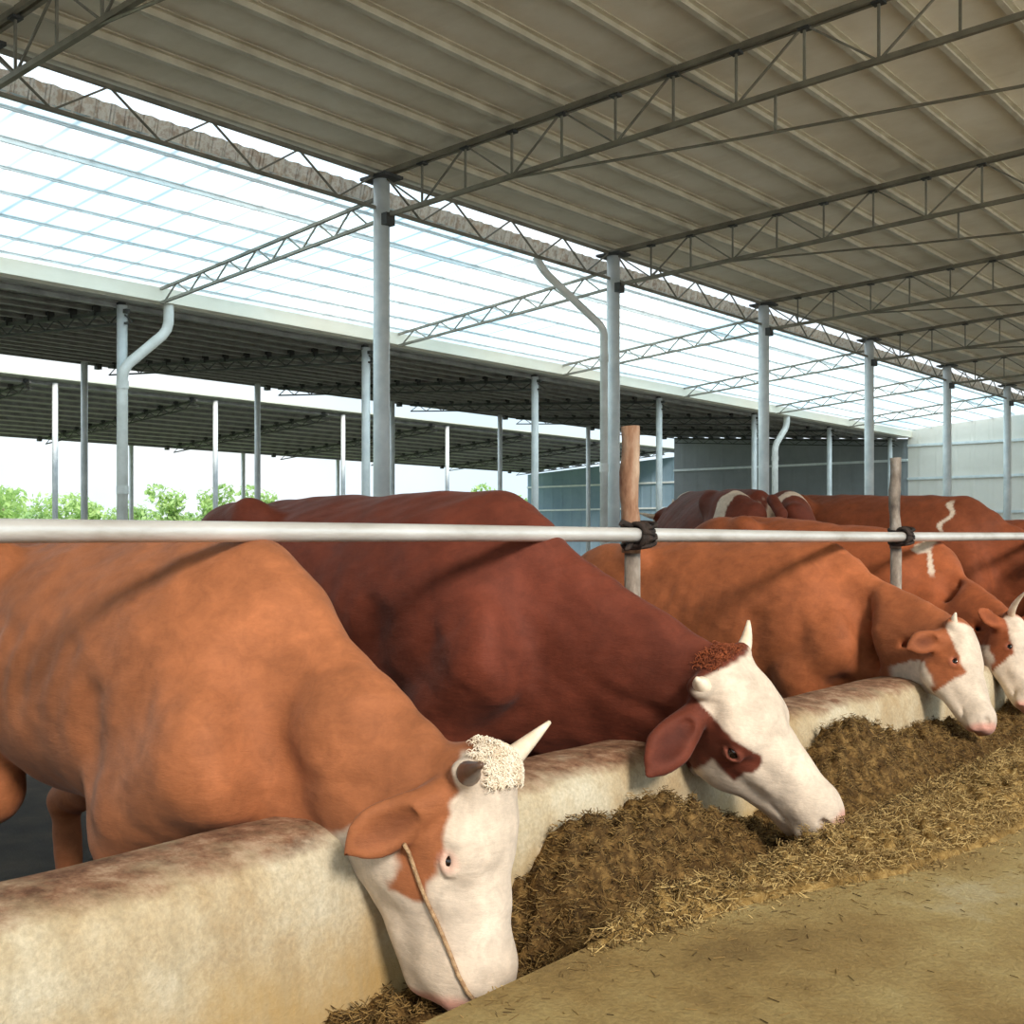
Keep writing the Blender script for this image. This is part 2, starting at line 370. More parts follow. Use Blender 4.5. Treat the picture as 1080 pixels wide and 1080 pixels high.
# ------------------------------------------------------------------ side shed and far shed
def shed(xn, xf, hn, hf, yend, mroof, mchord, colx, col_d, tops, words, ystart, near_cols, far_cols, n_p):
    Hh = lambda x: hn + (hf-hn)*(x-xn)/(xf-xn)
    r = slab('shed_roof', lambda x: Hh(x)+.02, xf, xn, Y0 if words=='side' else -2, yend, .03, mroof)
    tag(r, {'side':'dark sloping roof of the side shed behind the cream gutter','far':'grey green roof of the farthest shed, below the dark one'}[words], 'roof')
    for k in range(n_p):
        x = xn + (xf-xn)*(k+.5)/n_p
        o = cchannel(x, Hh(x)-.03, Y0 if words=='side' else -2, yend, material=mchord, ht=.07)
        tag(o, f'steel purlin under the {"dark side shed" if words=="side" else "farthest shed"} roof', 'purlin', f'purlins of the {words} shed')
    proto = None
    for i in range(-1 if words=='side' else 0, 8):
        y = ystart + SP*i
        if y > yend-.3: break
        lb = f'dark roof frame of the {"side" if words=="side" else "farthest"} shed'
        if proto is None:
            proto = empty('roof_truss', (xn,y,zz(hn)), lb, 'truss', f'frames of the {words} shed')
            b_ = MB(); b_.bar((xn-.1,y,zz(Hh(xn)-.1)),((xf+.7),y,zz(Hh((xf+.7))-.1)),.05); b_.build('top_chord','darkchord',proto)
            b_ = MB(); b_.bar((xn-.1,y,zz(Hh(xn)-.25)),((xf+.7),y,zz(Hh((xf+.7))-.25)),.028); b_.build('bottom_chord','darkchord',proto)
            b_ = MB(); nn = n_p*2
            for k in range(nn):
                a = xn+(xf+.7-xn)*k/nn; c2 = xn+(xf+.7-xn)*(k+1)/nn
                b_.bar((a,y,zz(Hh(a)-(.1 if k%2 else .25))),(c2,y,zz(Hh(c2)-(.25 if k%2 else .1))),.014)
            b_.build('lattice','darkchord',proto)
            for k in range(n_p):
                x = xn + (xf-xn)*(k+.5)/n_p
                b_ = MB(); b_.box((x,y,zz(Hh(x)-.06)),(.12,.1,.14)); b_.build('node_plate','darkchord',proto)
        else:
            c_ = copy_tree(proto); c_.location.y = y
shed(-12.66,-20.9, 2.93,3.47, YE,'roofB','shedpurlin',None,0,0,'side',7.75,None,None,14)
shed(-23.2,-31.2, 3.41,2.85, 38.0,'roofC','shedpurlin',None,0,0,'far',7.75,None,None,12)
def hB(x): return 2.93+(3.47-2.93)*(x+12.66)/(-20.9+12.66)
sc_l = ['slim column with the forked white downpipe at its head, left of the nearest wide column',
        'slim column standing just left of the nearest wide column',
        'slim column midway between the nearest wide column and the bent downpipe',
        'slim column to the right of the rusty rail post',
        'slim column against the second forked downpipe',
        'slim column between the third and fourth wide columns, before the dark wall',
        'slim column just left of the second rail post']
for i in range(7):
    column(-12.9, 7.75+SP*i, hB(-12.9)-.03, .13, sc_l[i], 'slim front columns of the side shed', False, cname='slim_column')
for i in range(6):
    y = 7.4+SP*i
    column(-20.5, y, hB(-20.5)-.03, .13, ['thin dark back column of the side shed at the far left','thin back column of the side shed left of the nearest wide column','thin back column of the side shed behind the nearest wide column','thin back column of the side shed, left one of a close pair','thin back column of the side shed before the grey end wall','thin back column of the side shed beside the rusty rail post'][i], 'back columns of the side shed', False, cname='thin_column')
for i in range(6):
    y = 7.2+SP*i+1.15
    column(-23.4, y, 3.36, .12, ['thin front column of the farthest shed right of the forked downpipe','thin front column of the farthest shed above the nearest hip bone','thin front column of the farthest shed right of the nearest wide column','thin front column of the farthest shed, right one of a close pair','thin front column of the farthest shed before the grey end wall, left one','thin front column of the farthest shed before the grey end wall, right one'][i], 'front columns of the farthest shed', False, cname='thin_column')
for i in range(6):
    y = 2.0+SP*i+.0
    column(-31, y+4.6, 2.82, .13, ['short thin column left of the forked downpipe, in front of trees','short thin column of the farthest shed, its foot among green trees','short thin column of the farthest shed above the red cow hip','short thin column of the farthest shed hidden behind the nearest wide column','short thin column of the farthest shed right of the centre gap','short thin column of the farthest shed next to the grey wall'][i], 'back columns of the farthest shed', False, cname='short_column')

# downpipes
def downpipe(pts, d, label, collars):
    root = empty('downpipe', pts[-1], label, 'downpipe')
    # rounded path
    P = [Vector(p) for p in pts]; path = [P[0]]
    for a, b2, c in zip(P, P[1:], P[2:]):
        u = (a-b2).normalized(); w_ = (c-b2).normalized()
        path += [b2+u*d*.8, b2+u*d*.25+w_*d*.25, b2+w_*d*.8]
    path.append(P[-1])
    b_ = MB(); b_.tube(path, d/2, 14); b_.build('pipe','white',root,smooth=True)
    for c in collars:
        b_ = MB(); b_.tube([Vector(c)-Vector((0,0,.05)),Vector(c)+Vector((0,0,.05))], d/2*1.14, 14); b_.build('collar','white',root,smooth=False)
downpipe([(-8.75,10.85,zz(3.45)),(-8.70,10.95,zz(3.28)),(-8.45,11.86,zz(2.68)),(-8.45,11.86,.02)], .10,
         'white bent downpipe slanting to the second wide column', [(-8.45,11.86,zz(2.3)),(-8.45,11.86,zz(.9))])
downpipe([(-12.57,8.2,zz(2.96)),(-12.57,8.2,zz(2.63)),(-12.74,7.66,zz(2.1)),(-12.74,7.66,.02)], .13,
         'white forked downpipe bending from the cream gutter onto the leftmost slim column', [(-12.74,7.66,zz(1.9)),(-12.74,7.66,zz(.6))])
downpipe([(-12.57,25.2,zz(2.96)),(-12.57,25.2,zz(2.7)),(-12.6,24.65,zz(2.2)),(-12.6,24.65,.02)], .15,
         'white downpipe bending from the far end of the cream gutter', [(-12.6,24.65,zz(1.9))])

# end walls
def wall(name, x0, x1, y, top0, top1, material, girts, th=.12):
    b_ = MB()
    b_.v = [(x0,y,0),(x1,y,0),(x1,y,zz(top1)),(x0,y,zz(top0))]; b_.v += [(a,y+th,c) for a,_,c in b_.v]
    b_.f = [(0,1,2,3),(7,6,5,4),(0,4,5,1),(1,5,6,2),(2,6,7,3),(3,7,4,0)]
    o = b_.build(name, material); tag(o, kind='structure')
    for h in girts:
        g = MB(); g.box(((x0+x1)/2,y-.03,zz(h)),(x1-x0,.06,.07)); g.build('girt','galv',o)
wall('wall_end', -12.6, XR+.5, YE, 3.2, HT(XR)+.1, 'wallgrey', [.75,1.75,2.72])
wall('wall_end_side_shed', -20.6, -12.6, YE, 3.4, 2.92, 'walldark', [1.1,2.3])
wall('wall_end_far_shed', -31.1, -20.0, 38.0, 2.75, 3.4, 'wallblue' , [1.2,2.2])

# ------------------------------------------------------------------ floors
HA = -.78; XE = -1.29                 # feeding alley and its edge
conc = None
def concrete(name, stops, scale, bump, rough=.85, big=None):
    m, nt, b = mat(name)
    tc = N(nt,'ShaderNodeTexCoord')
    n1 = N(nt,'ShaderNodeTexNoise',Scale=scale,Detail=9,Roughness=.65); nt.links.new(tc.outputs['Object'],n1.inputs['Vector'])
    c = ramp(nt,n1.outputs[0],stops)
    n2 = N(nt,'ShaderNodeTexNoise',Scale=90,Detail=5,Roughness=.7); nt.links.new(tc.outputs['Object'],n2.inputs['Vector'])
    mr = N(nt,'ShaderNodeMapRange'); mr.inputs['From Min'].default_value=.35; mr.inputs['From Max'].default_value=.65; mr.inputs['To Min'].default_value=.82; mr.inputs['To Max'].default_value=1.12
    nt.links.new(n2.outputs[0],mr.inputs[0])
    mm = N(nt,'ShaderNodeVectorMath',operation='SCALE'); nt.links.new(c,mm.inputs[0]); nt.links.new(mr.outputs[0],mm.inputs['Scale'])
    out = mm.outputs[0]
    nt.links.new(out,b.inputs['Base Color']); b.inputs['Roughness'].default_value=rough; b.inputs['Specular IOR Level'].default_value=.3
    bp = N(nt,'ShaderNodeBump',Strength=bump,Distance=.01); nt.links.new(n2.outputs[0],bp.inputs['Height']); nt.links.new(bp.outputs[0],b.inputs['Normal'])
    return m, nt, b, tc, out
M['alley'],*_ = concrete('dirty alley concrete',[(.28,(104,82,46)),(.44,(140,116,70)),(.58,(158,138,90)),(.72,(172,160,126))],2.2,.5)
M['stand'],*_ = concrete('cattle stand concrete',[(.3,(128,120,106)),(.5,(156,148,132)),(.7,(176,168,152))],1,.7)
M['pen_shade'],*_ = concrete('shade-darkened pen floor',[(.3,(40,34,30)),(.5,(56,48,42)),(.7,(78,68,56))],3,.9)  # shade of the pen under the cattle put into a dark floor colour
M['bounce_ground'],*_ = concrete('unseen pale bounce ground',[(.3,(196,188,170)),(.5,(214,206,190)),(.7,(226,220,206))],1,.4)  # unseen ground made pale to bounce sunlight up under the roof
# trough wall material: rust brown stains on the crest, yellow dirt low down
m, nt, b, tc, out = concrete('trough wall concrete',[(.3,(160,134,96)),(.5,(184,168,138)),(.7,(200,192,170))],3.5,.35)
sx = N(nt,'ShaderNodeSeparateXYZ'); nt.links.new(tc.outputs['Object'],sx.inputs[0])
n4 = N(nt,'ShaderNodeTexNoise',Scale=6,Detail=8,Roughness=.7); nt.links.new(tc.outputs['Object'],n4.inputs['Vector'])
ad = N(nt,'ShaderNodeMath',operation='MULTIPLY_ADD'); ad.inputs[1].default_value=.09; nt.links.new(n4.outputs[0],ad.inputs[0]); nt.links.new(sx.outputs['Z'],ad.inputs[2])
mr = N(nt,'ShaderNodeMapRange'); mr.inputs['From Min'].default_value=zz(-.635)+.045; mr.inputs['From Max'].default_value=zz(-.605)+.045; nt.links.new(ad.outputs[0],mr.inputs[0])
n5 = N(nt,'ShaderNodeTexNoise',Scale=14,Detail=8,Roughness=.75); nt.links.new(tc.outputs['Object'],n5.inputs['Vector'])
rust = ramp(nt,n5.outputs[0],[(.38,(92,62,44)),(.52,(136,100,76)),(.66,(176,148,122))])
mx = N(nt,'ShaderNodeMix',data_type='RGBA'); nt.links.new(mr.outputs[0],mx.inputs[0]); nt.links.new(out,mx.inputs[6]); nt.links.new(rust,mx.inputs[7])
ad2 = N(nt,'ShaderNodeMath',operation='MULTIPLY_ADD'); ad2.inputs[1].default_value=.30; nt.links.new(n4.outputs[0],ad2.inputs[0]); nt.links.new(sx.outputs['Z'],ad2.inputs[2])
mr2 = N(nt,'ShaderNodeMapRange'); mr2.inputs['From Min'].default_value=zz(-.92)+.15; mr2.inputs['From Max'].default_value=zz(-.76)+.15; mr2.inputs['To Min'].default_value=.75; mr2.inputs['To Max'].default_value=0; nt.links.new(ad2.outputs[0],mr2.inputs[0])
mx2 = N(nt,'ShaderNodeMix',data_type='RGBA'); mx2.inputs[7].default_value=(*lin((172,140,84)),1)
nt.links.new(mr2.outputs[0],mx2.inputs[0]); nt.links.new(mx.outputs[2],mx2.inputs[6])
# vertical drips
mp = N(nt,'ShaderNodeMapping'); mp.inputs['Scale'].default_value=(1,1,.12); nt.links.new(tc.outputs['Object'],mp.inputs[0])
n6 = N(nt,'ShaderNodeTexNoise',Scale=16,Detail=5,Roughness=.7); nt.links.new(mp.outputs[0],n6.inputs['Vector'])
mr3 = N(nt,'ShaderNodeMapRange'); mr3.inputs['From Min'].default_value=.5; mr3.inputs['From Max'].default_value=.75; mr3.inputs['To Min'].default_value=0; mr3.inputs['To Max'].default_value=.5; nt.links.new(n6.outputs[0],mr3.inputs[0])
mx3 = N(nt,'ShaderNodeMix',data_type='RGBA'); mx3.inputs[7].default_value=(*lin((150,136,108)),1); nt.links.new(mr3.outputs[0],mx3.inputs[0]); nt.links.new(mx2.outputs[2],mx3.inputs[6])
nt.links.new(mx3.outputs[2],b.inputs['Base Color']); M['trough']=m

b_ = MB(); b_.box(((XE+3.2)/2, 12, zz(HA)/2),(3.2-XE,70,zz(HA))); o = b_.build('floor','alley'); tag(o,kind='structure')
b_ = MB(); b_.box(((3.2+60)/2, 12, zz(HA)/2),(60-3.2,70,zz(HA))); o = b_.build('floor','bounce_ground'); tag(o,kind='structure')
b_ = MB(); b_.box(((-1.8-8.1)/2, 12, -.1),(6.3,70,.2)); o = b_.build('floor','pen_shade'); tag(o,kind='structure')
b_ = MB(); b_.box(((-8.1-34)/2, 12, -.1),(25.9,70,.2)); o = b_.build('floor','stand'); tag(o,kind='structure')
TF = -1.05
b_ = MB(); b_.box(((XE-1.80)/2, 12, (zz(TF))/2),(abs(XE+1.80),70,zz(TF))); o = b_.build('floor','alley'); tag(o,kind='structure')
# outside meadow
M['meadow'] = noise_mat('meadow',[(.35,(120,150,80)),(.65,(160,182,110))],.3,.9)
b_ = MB(); b_.box((-34-110,60,-.2),(220,420,.2)); o = b_.build('floor','meadow'); tag(o,kind='structure')

# trough wall (lofted rounded crest)
def vnoise(x, seed, f=1.0):
    return (math.sin(x*f*1.7+seed)+.6*math.sin(x*f*3.9+seed*2.1)+.35*math.sin(x*f*8.3+seed*.7)+.2*math.sin(x*f*17+seed*3))/2.15
b_ = MB(); prof = []
ysw = np.arange(-6,YE-.2,.05)
prof0 = [(-1.735,-1.06),(-1.745,-.86),(-1.752,-.74),(-1.762,-.655),(-1.785,-.622),(-1.83,-.606),(-1.90,-.600),(-1.98,-.603),(-2.03,-.62),(-2.052,-.66),(-2.06,-.8),(-2.07,-1.30)]
for y in ysw:
    for k,(x,h) in enumerate(prof0):
        e = vnoise(y, k*.35, 1.6)*.007 + vnoise(y, 9+k, 7)*.003
        b_.v.append((x+e, y, zz(h)+(e*.8 if 2<k<9 else 0)))
n_ = len(prof0)
for j in range(len(ysw)-1):
    for k in range(n_-1): a=j*n_+k; b_.f.append((a,a+1,a+n_+1,a+n_))
b_.f.append(tuple(range(n_))); b_.f.append(tuple(range((len(ysw)-1)*n_+n_-1,(len(ysw)-1)*n_-1,-1)))
o = b_.build('trough_wall','trough',smooth=True); tag(o,'long pale concrete trough wall with rust brown stained rounded top','trough wall')

# neck rail and its posts
XRL = -2.2; HR = .012
rail_root = empty('neck_rail',(XRL,-1,zz(HR)),'long horizontal galvanised pipe rail crossing in front of the cattle backs','rail')
b_ = MB(); b_.tube([(XRL,y,zz(HR)+.004*math.sin(y*.9)) for y in np.arange(-2,20,.5)],.0243,24); b_.build('pipe','rail',rail_root,smooth=True)
def rpost(y, top, label, rusty, du):
    root = empty('rail_post',(XRL-.05,y,0),label,'post')
    xx = XRL-.05
    b_ = MB(); b_.tube([(xx,y,.01),(xx,y,zz(-.05))],.028,20); b_.build('lower_shaft','postgrey',root,smooth=True)
    pts=[]; rr_=[]
    for k in range(12):
        t=k/11; pts.append((xx+du*(t-.1)+.003*math.sin(t*9),y-.012+.003*math.cos(t*7),zz(-.05+(top+.05)*t))); rr_.append((.033 if rusty else .028)*(1+.06*math.sin(t*13)+.03*math.sin(31*t)))
    b_ = MB(); b_.tube(pts,rr_,20); b_.build('upper_shaft','post' if rusty else 'postgrey',root,smooth=True)
    # knotted tie around rail and post
    t_ = MB()
    for k in range(7):
        cz = zz(HR)+(-.033+.011*k); rad=.047+.004*math.sin(k*2.3)
        t_.tube([(xx+.028+ (rad+.012)*math.cos(a)*1.0, y+rad*math.sin(a)*1.0, cz+.012*math.sin(a*1.0+k)) for a in np.linspace(0,2*math.pi,22)],.0075,8)
    for k in range(4):
        a0=.5*k
        t_.tube([(xx+.05+.034*math.cos(a), y-.05+.015*k+.004*math.sin(3*a), zz(HR)+.040*math.sin(a)) for a in np.linspace(0,2*math.pi,18)],.008,8)
    t_.build('tie','tie',root,smooth=True)
    if rusty:
        e_ = MB(); e_.tube([(xx+.03,y-.06,zz(HR)+.03),(xx+.04,y-.12,zz(HR)+.045),(xx+.05,y-.15,zz(HR)+.035)],[.014,.009,.004],8)
        e_.tube([(xx+.03,y-.05,zz(HR)-.02),(xx+.05,y-.10,zz(HR)-.045),(xx+.05,y-.12,zz(HR)-.05)],[.013,.009,.004],8)
        e_.build('tie_end','tie',root,smooth=True)
rpost(3.33,.393,'rusty brown pipe post lashed to the rail with a dark knotted tie',True,-.004)
rpost(5.73,.413,'grey mottled pipe post lashed to the rail, farther right',False,0)

# ------------------------------------------------------------------ organic bodies from a blended distance field
def nrm(v): v = np.asarray(v,float); return v/np.linalg.norm(v)
class Field:
    def __init__(s, lo, hi, res):
        s.res = res; s.lo = np.array(lo,float); s.n = (np.ceil((np.array(hi)-lo)/res)).astype(int)+1
        s.f = np.full(s.n, .5, np.float32)
    def _win(s, lo, hi):
        a = np.clip(np.floor((lo-s.lo)/s.res).astype(int), 0, s.n); b = np.clip(np.ceil((hi-s.lo)/s.res).astype(int)+1, 0, s.n)
        if np.any(b<=a): return None
        ax = [ (s.lo[i]+s.res*np.arange(a[i],b[i])).astype(np.float32) for i in range(3)]
        X,Y,Z = np.meshgrid(*ax, indexing='ij')
        return (slice(a[0],b[0]),slice(a[1],b[1]),slice(a[2],b[2])), X, Y, Z
    def _mix(s, sl, d, k, mode):
        g = s.f[sl]
        if mode == 'add':
            h = np.clip(.5+.5*(g-d)/k, 0, 1); s.f[sl] = g*(1-h)+d*h - k*h*(1-h)
        elif mode == 'cut':
            h = np.clip(.5-.5*(g+d)/k, 0, 1); s.f[sl] = g*(1-h)-d*h + k*h*(1-h)
    def cone(s, a, b, ra, rb, k=.03, lat=None, sq=1.0, mode='add'):
        """round cone a->b; lat/sq squashes the cross section along lat by sq (<1 thinner)"""
        a = np.asarray(a,float); b = np.asarray(b,float); R = max(ra,rb)*max(1,sq)+k+3*s.res
        w = s._win(np.minimum(a,b)-R, np.maximum(a,b)+R)
        if w is None: return
        sl,X,Y,Z = w
        px,py,pz = X-a[0],Y-a[1],Z-a[2]; ba = b-a
        if lat is not None and sq != 1:
            l = nrm(lat); l = l - ba*np.dot(l,ba)/max(1e-9,np.dot(ba,ba)); l = nrm(l); q = (px*l[0]+py*l[1]+pz*l[2])*(1/sq-1)
            px = px+q*l[0]; py = py+q*l[1]; pz = pz+q*l[2]
        t = np.clip((px*ba[0]+py*ba[1]+pz*ba[2])/max(1e-9,np.dot(ba,ba)),0,1)
        d = np.sqrt((px-t*ba[0])**2+(py-t*ba[1])**2+(pz-t*ba[2])**2) - (ra+(rb-ra)*t)
        s._mix(sl, d*(min(1,sq) if lat is not None else 1), k, mode)
    def ell(s, c, axes, r, k=.03, mode='add'):
        c = np.asarray(c,float); ax = [nrm(q) for q in axes]; R = max(r)+k+3*s.res
        w = s._win(c-R, c+R)
        if w is None: return
        sl,X,Y,Z = w; px,py,pz = X-c[0],Y-c[1],Z-c[2]
        q = [(px*a[0]+py*a[1]+pz*a[2]) for a in ax]
        k0 = np.sqrt(sum((q[i]/r[i])**2 for i in range(3))); k1 = np.sqrt(sum((q[i]/r[i]**2)**2 for i in range(3)))+1e-6
        s._mix(sl, (k0*(k0-1)/k1).astype(np.float32), k, mode)
    def mesh(s):
        f = s.f; neg = f < 0; nx,ny,nz = f.shape
        c = [neg[i:nx-1+i, j:ny-1+j, l:nz-1+l] for i in (0,1) for j in (0,1) for l in (0,1)]
        allc = np.logical_and.reduce(c); anyc = np.logical_or.reduce(c); act = anyc & ~allc
        idx = np.full(act.shape, -1, np.int64); I = np.argwhere(act); idx[act] = np.arange(len(I))
        acc = np.zeros((len(I),3)); cnt = np.zeros(len(I))
        off = [(i,j,l) for i in (0,1) for j in (0,1) for l in (0,1)]
        val = {o: f[I[:,0]+o[0], I[:,1]+o[1], I[:,2]+o[2]] for o in off}
        for o in off:
            for ax in range(3):
                if o[ax]: continue
                p = list(o); p[ax] = 1; p = tuple(p); a, b2 = val[o], val[p]; mk = (a<0)!=(b2<0)
                t = np.where(mk, a/np.where(mk,a-b2,1), 0); base = np.array(o,float)[None].repeat(len(I),0); base[:,ax] += t
                acc[mk] += base[mk]; cnt[mk] += 1
        v = s.lo + (I + acc/cnt[:,None])*s.res
        faces = []
        for ax in range(3):
            sl0 = [slice(1,-1)]*3; sl1 = [slice(1,-1)]*3; sl0[ax] = slice(0,-1); sl1[ax] = slice(1,None)
            a = neg[tuple(sl0)]; b2 = neg[tuple(sl1)]; E = np.argwhere(a!=b2)
            ins = a[tuple(E.T)]
            E = E + np.array([1 if q!=ax else 0 for q in range(3)])
            u_, v_ = (ax+1)%3, (ax+2)%3; du = np.zeros(3,int); du[u_] = 1; dv = np.zeros(3,int); dv[v_] = 1
            q = [idx[tuple((E-x).T)] for x in (du+dv, dv, 0*du, du)]
            qq = np.stack(q,1); qq[~ins] = qq[~ins][:,::-1]
            faces.append(qq)
        fc = np.concatenate(faces); fc = fc[(fc>=0).all(1)]
        return v, fc
def np_mesh(name, v, f, colors=None):
    me = bpy.data.meshes.new(name); k = f.shape[1]
    me.vertices.add(len(v)); me.vertices.foreach_set('co', v.astype(np.float32).ravel())
    me.loops.add(len(f)*k); me.loops.foreach_set('vertex_index', f.astype(np.int32).ravel())
    me.polygons.add(len(f)); me.polygons.foreach_set('loop_start', np.arange(0,len(f)*k,k,dtype=np.int32)); me.polygons.foreach_set('loop_total', np.full(len(f),k,np.int32))
    me.update(calc_edges=True)
    if colors is not None:
        at = me.color_attributes.new('coat','FLOAT_COLOR','POINT'); at.data.foreach_set('color', np.concatenate([colors, np.ones((len(v),1))],1).astype(np.float32).ravel())
        me.color_attributes.active_color = at
    me.validate(); return me
def nz3(p, f, seed=0):
    x,y,z = p[:,0]*f+seed, p[:,1]*f+seed*1.3, p[:,2]*f-seed*.7
    return (np.sin(x+1.3*np.sin(y*1.1+z*.4))+np.sin(y*1.3+1.7*np.sin(z*.9+x*.5))+np.sin(z*1.2+1.1*np.sin(x*1.4-y*.6)))/3
def sm(x, a, b): t = np.clip((x-a)/(b-a),0,1); return t*t*(3-2*t)
C3 = lambda c: np.array(lin(c))
PALE = C3((214,196,176)); PINK = C3((226,158,140))

def make_cow(label, hip, wit, poll, muz, nh, pattern, brown, res=.008, s=None, floor=0.0, leg_fwd=(0,0), hip_up=0, horns=None, ears=None, eye_col='eye', extra=None, headw=1.0, headk=1.0, tail=True, lashes=False, eye_open=.8, nape=(.02,-.09), legr=1.0):
    """hip, wit: points on the back line (world). poll, muz: ends of the head. nh: direction the forehead faces."""
    hip,wit,poll,muz = [np.asarray(q,float) for q in (hip,wit,poll,muz)]
    fx = wit-hip; bl = np.linalg.norm(fx[:2]); fx = nrm([fx[0],fx[1],0]); fy = np.array([-fx[1],fx[0],0]); fz = np.array([0,0,1.])
    W = np.array([wit[0],wit[1],floor]); hh = wit[2]-floor
    if s is None: s = hh/1.38
    zs = hh/1.38
    dz = (hip[2]-wit[2])/zs
    def B(x,y,z, back=True):
        lift = dz*sm(np.array(-x),0.0,1.0) if back else 0      # the back line rises or falls towards the hips
        zz_ = z*zs + (float(lift)*zs if z>.9 else float(lift)*zs*max(0,z/.9))
        return W + fx*x*s + fy*y*s + fz*zz_
    d = nrm(muz-poll); ht = np.linalg.norm(muz-poll)/.55; hs = ht*headk
    n = nrm(np.asarray(nh,float)-d*np.dot(nh,d)); l = np.cross(n,d)
    def Hd(t,nn,ll): return poll + d*t*ht + (n*nn + l*ll*headw)*hs
    pts = [B(-1.6,-.4,0),B(-1.6,.4,0),B(.5,.4,1.6),B(.5,-.4,1.6),poll,muz]
    lo = np.min(pts,0)-.16; hi = np.max(pts,0)+.16; lo[2] = floor-.02
    # make room for the ears
    lo[:2] -= .08; hi[:2] += .08
    Fd = Field(lo,hi,res)
    # --- trunk
    Fd.ell(B(-.52,0,.98),(fx,fy,fz),(.74*s,.335*s,.37*zs),.05)
    Fd.ell(B(-.80,0,.97),(fx,fy,fz),(.42*s,.345*s,.36*zs),.08)
    Fd.ell(B(-.25,0,.98),(fx,fy,fz),(.50*s,.30*s,.385*zs),.08)
    Fd.cone(B(-1.08,0,1.16),B(-.1,0,1.19),.17*s,.17*s,.10)                     # loin and back
    Fd.cone(B(-1.2,0,1.30),B(-.2,0,1.30),.05*s,.05*s,.09)                       # spine ridge
    Fd.cone(B(-.42,0,1.305),B(.02,0,1.335),.045*s,.055*s,.09)                  # withers
    Fd.cone(B(0.0,0,1.30),B(.10,0,1.22),.07*s,.11*s,.10)
    for q in (-1,1):
        Fd.cone(B(-1.02,.22*q,1.27),B(-1.42,.12*q,1.20),.075*s,.07*s,.10)      # hook to pin
        Fd.ell(B(-1.03,.235*q,1.29),(fx,fy,fz),(.07*s,.05*s,.055*s),.05)
        Fd.ell(B(-1.22,.17*q,1.02),(fx,fy,fz),(.26*s,.15*s,.32*zs),.08)        # thigh
        Fd.cone(B(-1.22,.20*q,.98),B(-1.08,.21*q,.62),.17*s,.11*s,.06)
        Fd.cone(B(-1.08,.20*q,.62,0),B(-1.36,.19*q,.50,0),.085*s,.06*s,.05)    # stifle to hock
        Fd.cone(B(-1.36,.19*q,.50,0),B(-1.30,.18*q,.14,0),.052*s,.042*s,.03)
        Fd.cone(B(-1.30,.18*q,.14,0),B(-1.23,.18*q,.06,0),.046*s,.05*s,.02)
        # shoulder blade, upper arm
        Fd.cone(B(-.10,.11*q,1.25),B(.12,.225*q,.97),.078*s,.105*s,.07,lat=fy,sq=.75)
        Fd.ell(B(-.10,.19*q,1.0),(fx,fy,fz),(.17*s,.10*s,.24*zs),.07)
        Fd.ell(B(.13,.185*q,.90),(fx,fy,fz),(.11*s,.085*s,.13*zs),.09)        # shoulder point
        lf = leg_fwd[0 if q<0 else 1]
        Fd.cone(B(.12,.20*q,.88),B(-.06+lf*.5,.19*q,.72),.125*s*legr,.115*s*legr,.06)
        Fd.cone(B(-.06+lf*.5,.185*q,.74),B(.0+lf,.165*q,.42,0),.112*s*legr,.066*s*legr,.05)
        Fd.ell(B(.0+lf,.165*q,.41,0),(fx,fy,fz),(.058*s,.052*s,.06*s),.03)
        Fd.cone(B(.0+lf,.165*q,.40,0),B(-.01+lf,.165*q,.13,0),.046*s,.038*s,.03)
        Fd.cone(B(-.01+lf,.165*q,.13,0),B(.04+lf,.165*q,.05,0),.044*s,.05*s,.02)
    Fd.ell(B(-.02,0,.72),(fx,fy,fz),(.26*s,.17*s,.14*zs),.08)                  # brisket
    Fd.ell(B(.20,0,.76),(fx,fy,fz),(.13*s,.10*s,.13*zs),.08)
    for q in (-1,1):
        Fd.cone(B(-.08,.165*q,1.27),B(.05,.255*q,1.00),.016*s,.022*s,.05)          # spine of the shoulder blade
        Fd.cone(B(.05,.255*q,1.00),B(.10,.26*q,.90),.022*s,.026*s,.05)
    # --- neck, thin from side to side
    lat = nrm(fy + l*.6*np.sign(np.dot(fy,l)))
    nk0 = Hd(.03,-.085,0); nk1 = Hd(.12,-.17,0)
    Fd.cone(B(.02,0,1.215), Hd(nape[0],nape[1],0), .125*s, .07*hs, .07, lat=lat, sq=.62)
    Fd.cone(B(.06,0,1.00), Hd(nape[0]+.06,nape[1]-.05,0), .235*s, .10*hs, .09, lat=lat, sq=.72)
    Fd.cone(B(.16,0,.86), Hd(.15,nape[1]-.09,0), .17*s, .075*hs, .08, lat=lat, sq=.55)
    Fd.cone(B(.22,0,.70), Hd(.20,-.20,0), .075*s, .035*hs, .07, lat=lat, sq=.30)   # dewlap
    # folds where the neck leaves the shoulder
    for q in (-1,1):
        Fd.cone(B(.26,.21*q,1.12), B(.33,.20*q,.84), .03*s, .03*s, .12, mode='cut')
        Fd.cone(B(-.27,.36*q,.70), B(-.25,.345*q,1.0), .016*s, .02*s, .10, mode='cut')   # behind the elbow
        Fd.ell(B(-.90,.36*q,1.14),(fx,fy,fz),(.13*s,.055*s,.09*s),.07,mode='cut')          # hungry hollow
        for rb in range(5):
            xx = -.34-.10*rb
            Fd.cone(B(xx,.350*q,1.12), B(xx-.10,.392*q,.80), .006*s,.006*s,.06,mode='cut')
    for q in (-1,1):
        Fd.cone(B(.34,.15*q,.86), Hd(.05,nape[1]-.10,.085*q), .012*s, .010*s, .05, mode='cut')    # jugular groove
        for kf in range(4):
            a_ = B(.30+.07*kf,.155*q,1.12-.05*kf); b2_ = B(.33+.06*kf,.15*q,.90-.05*kf)
            Fd.cone(a_, b2_, .004*s, .005*s, .03, mode='cut')
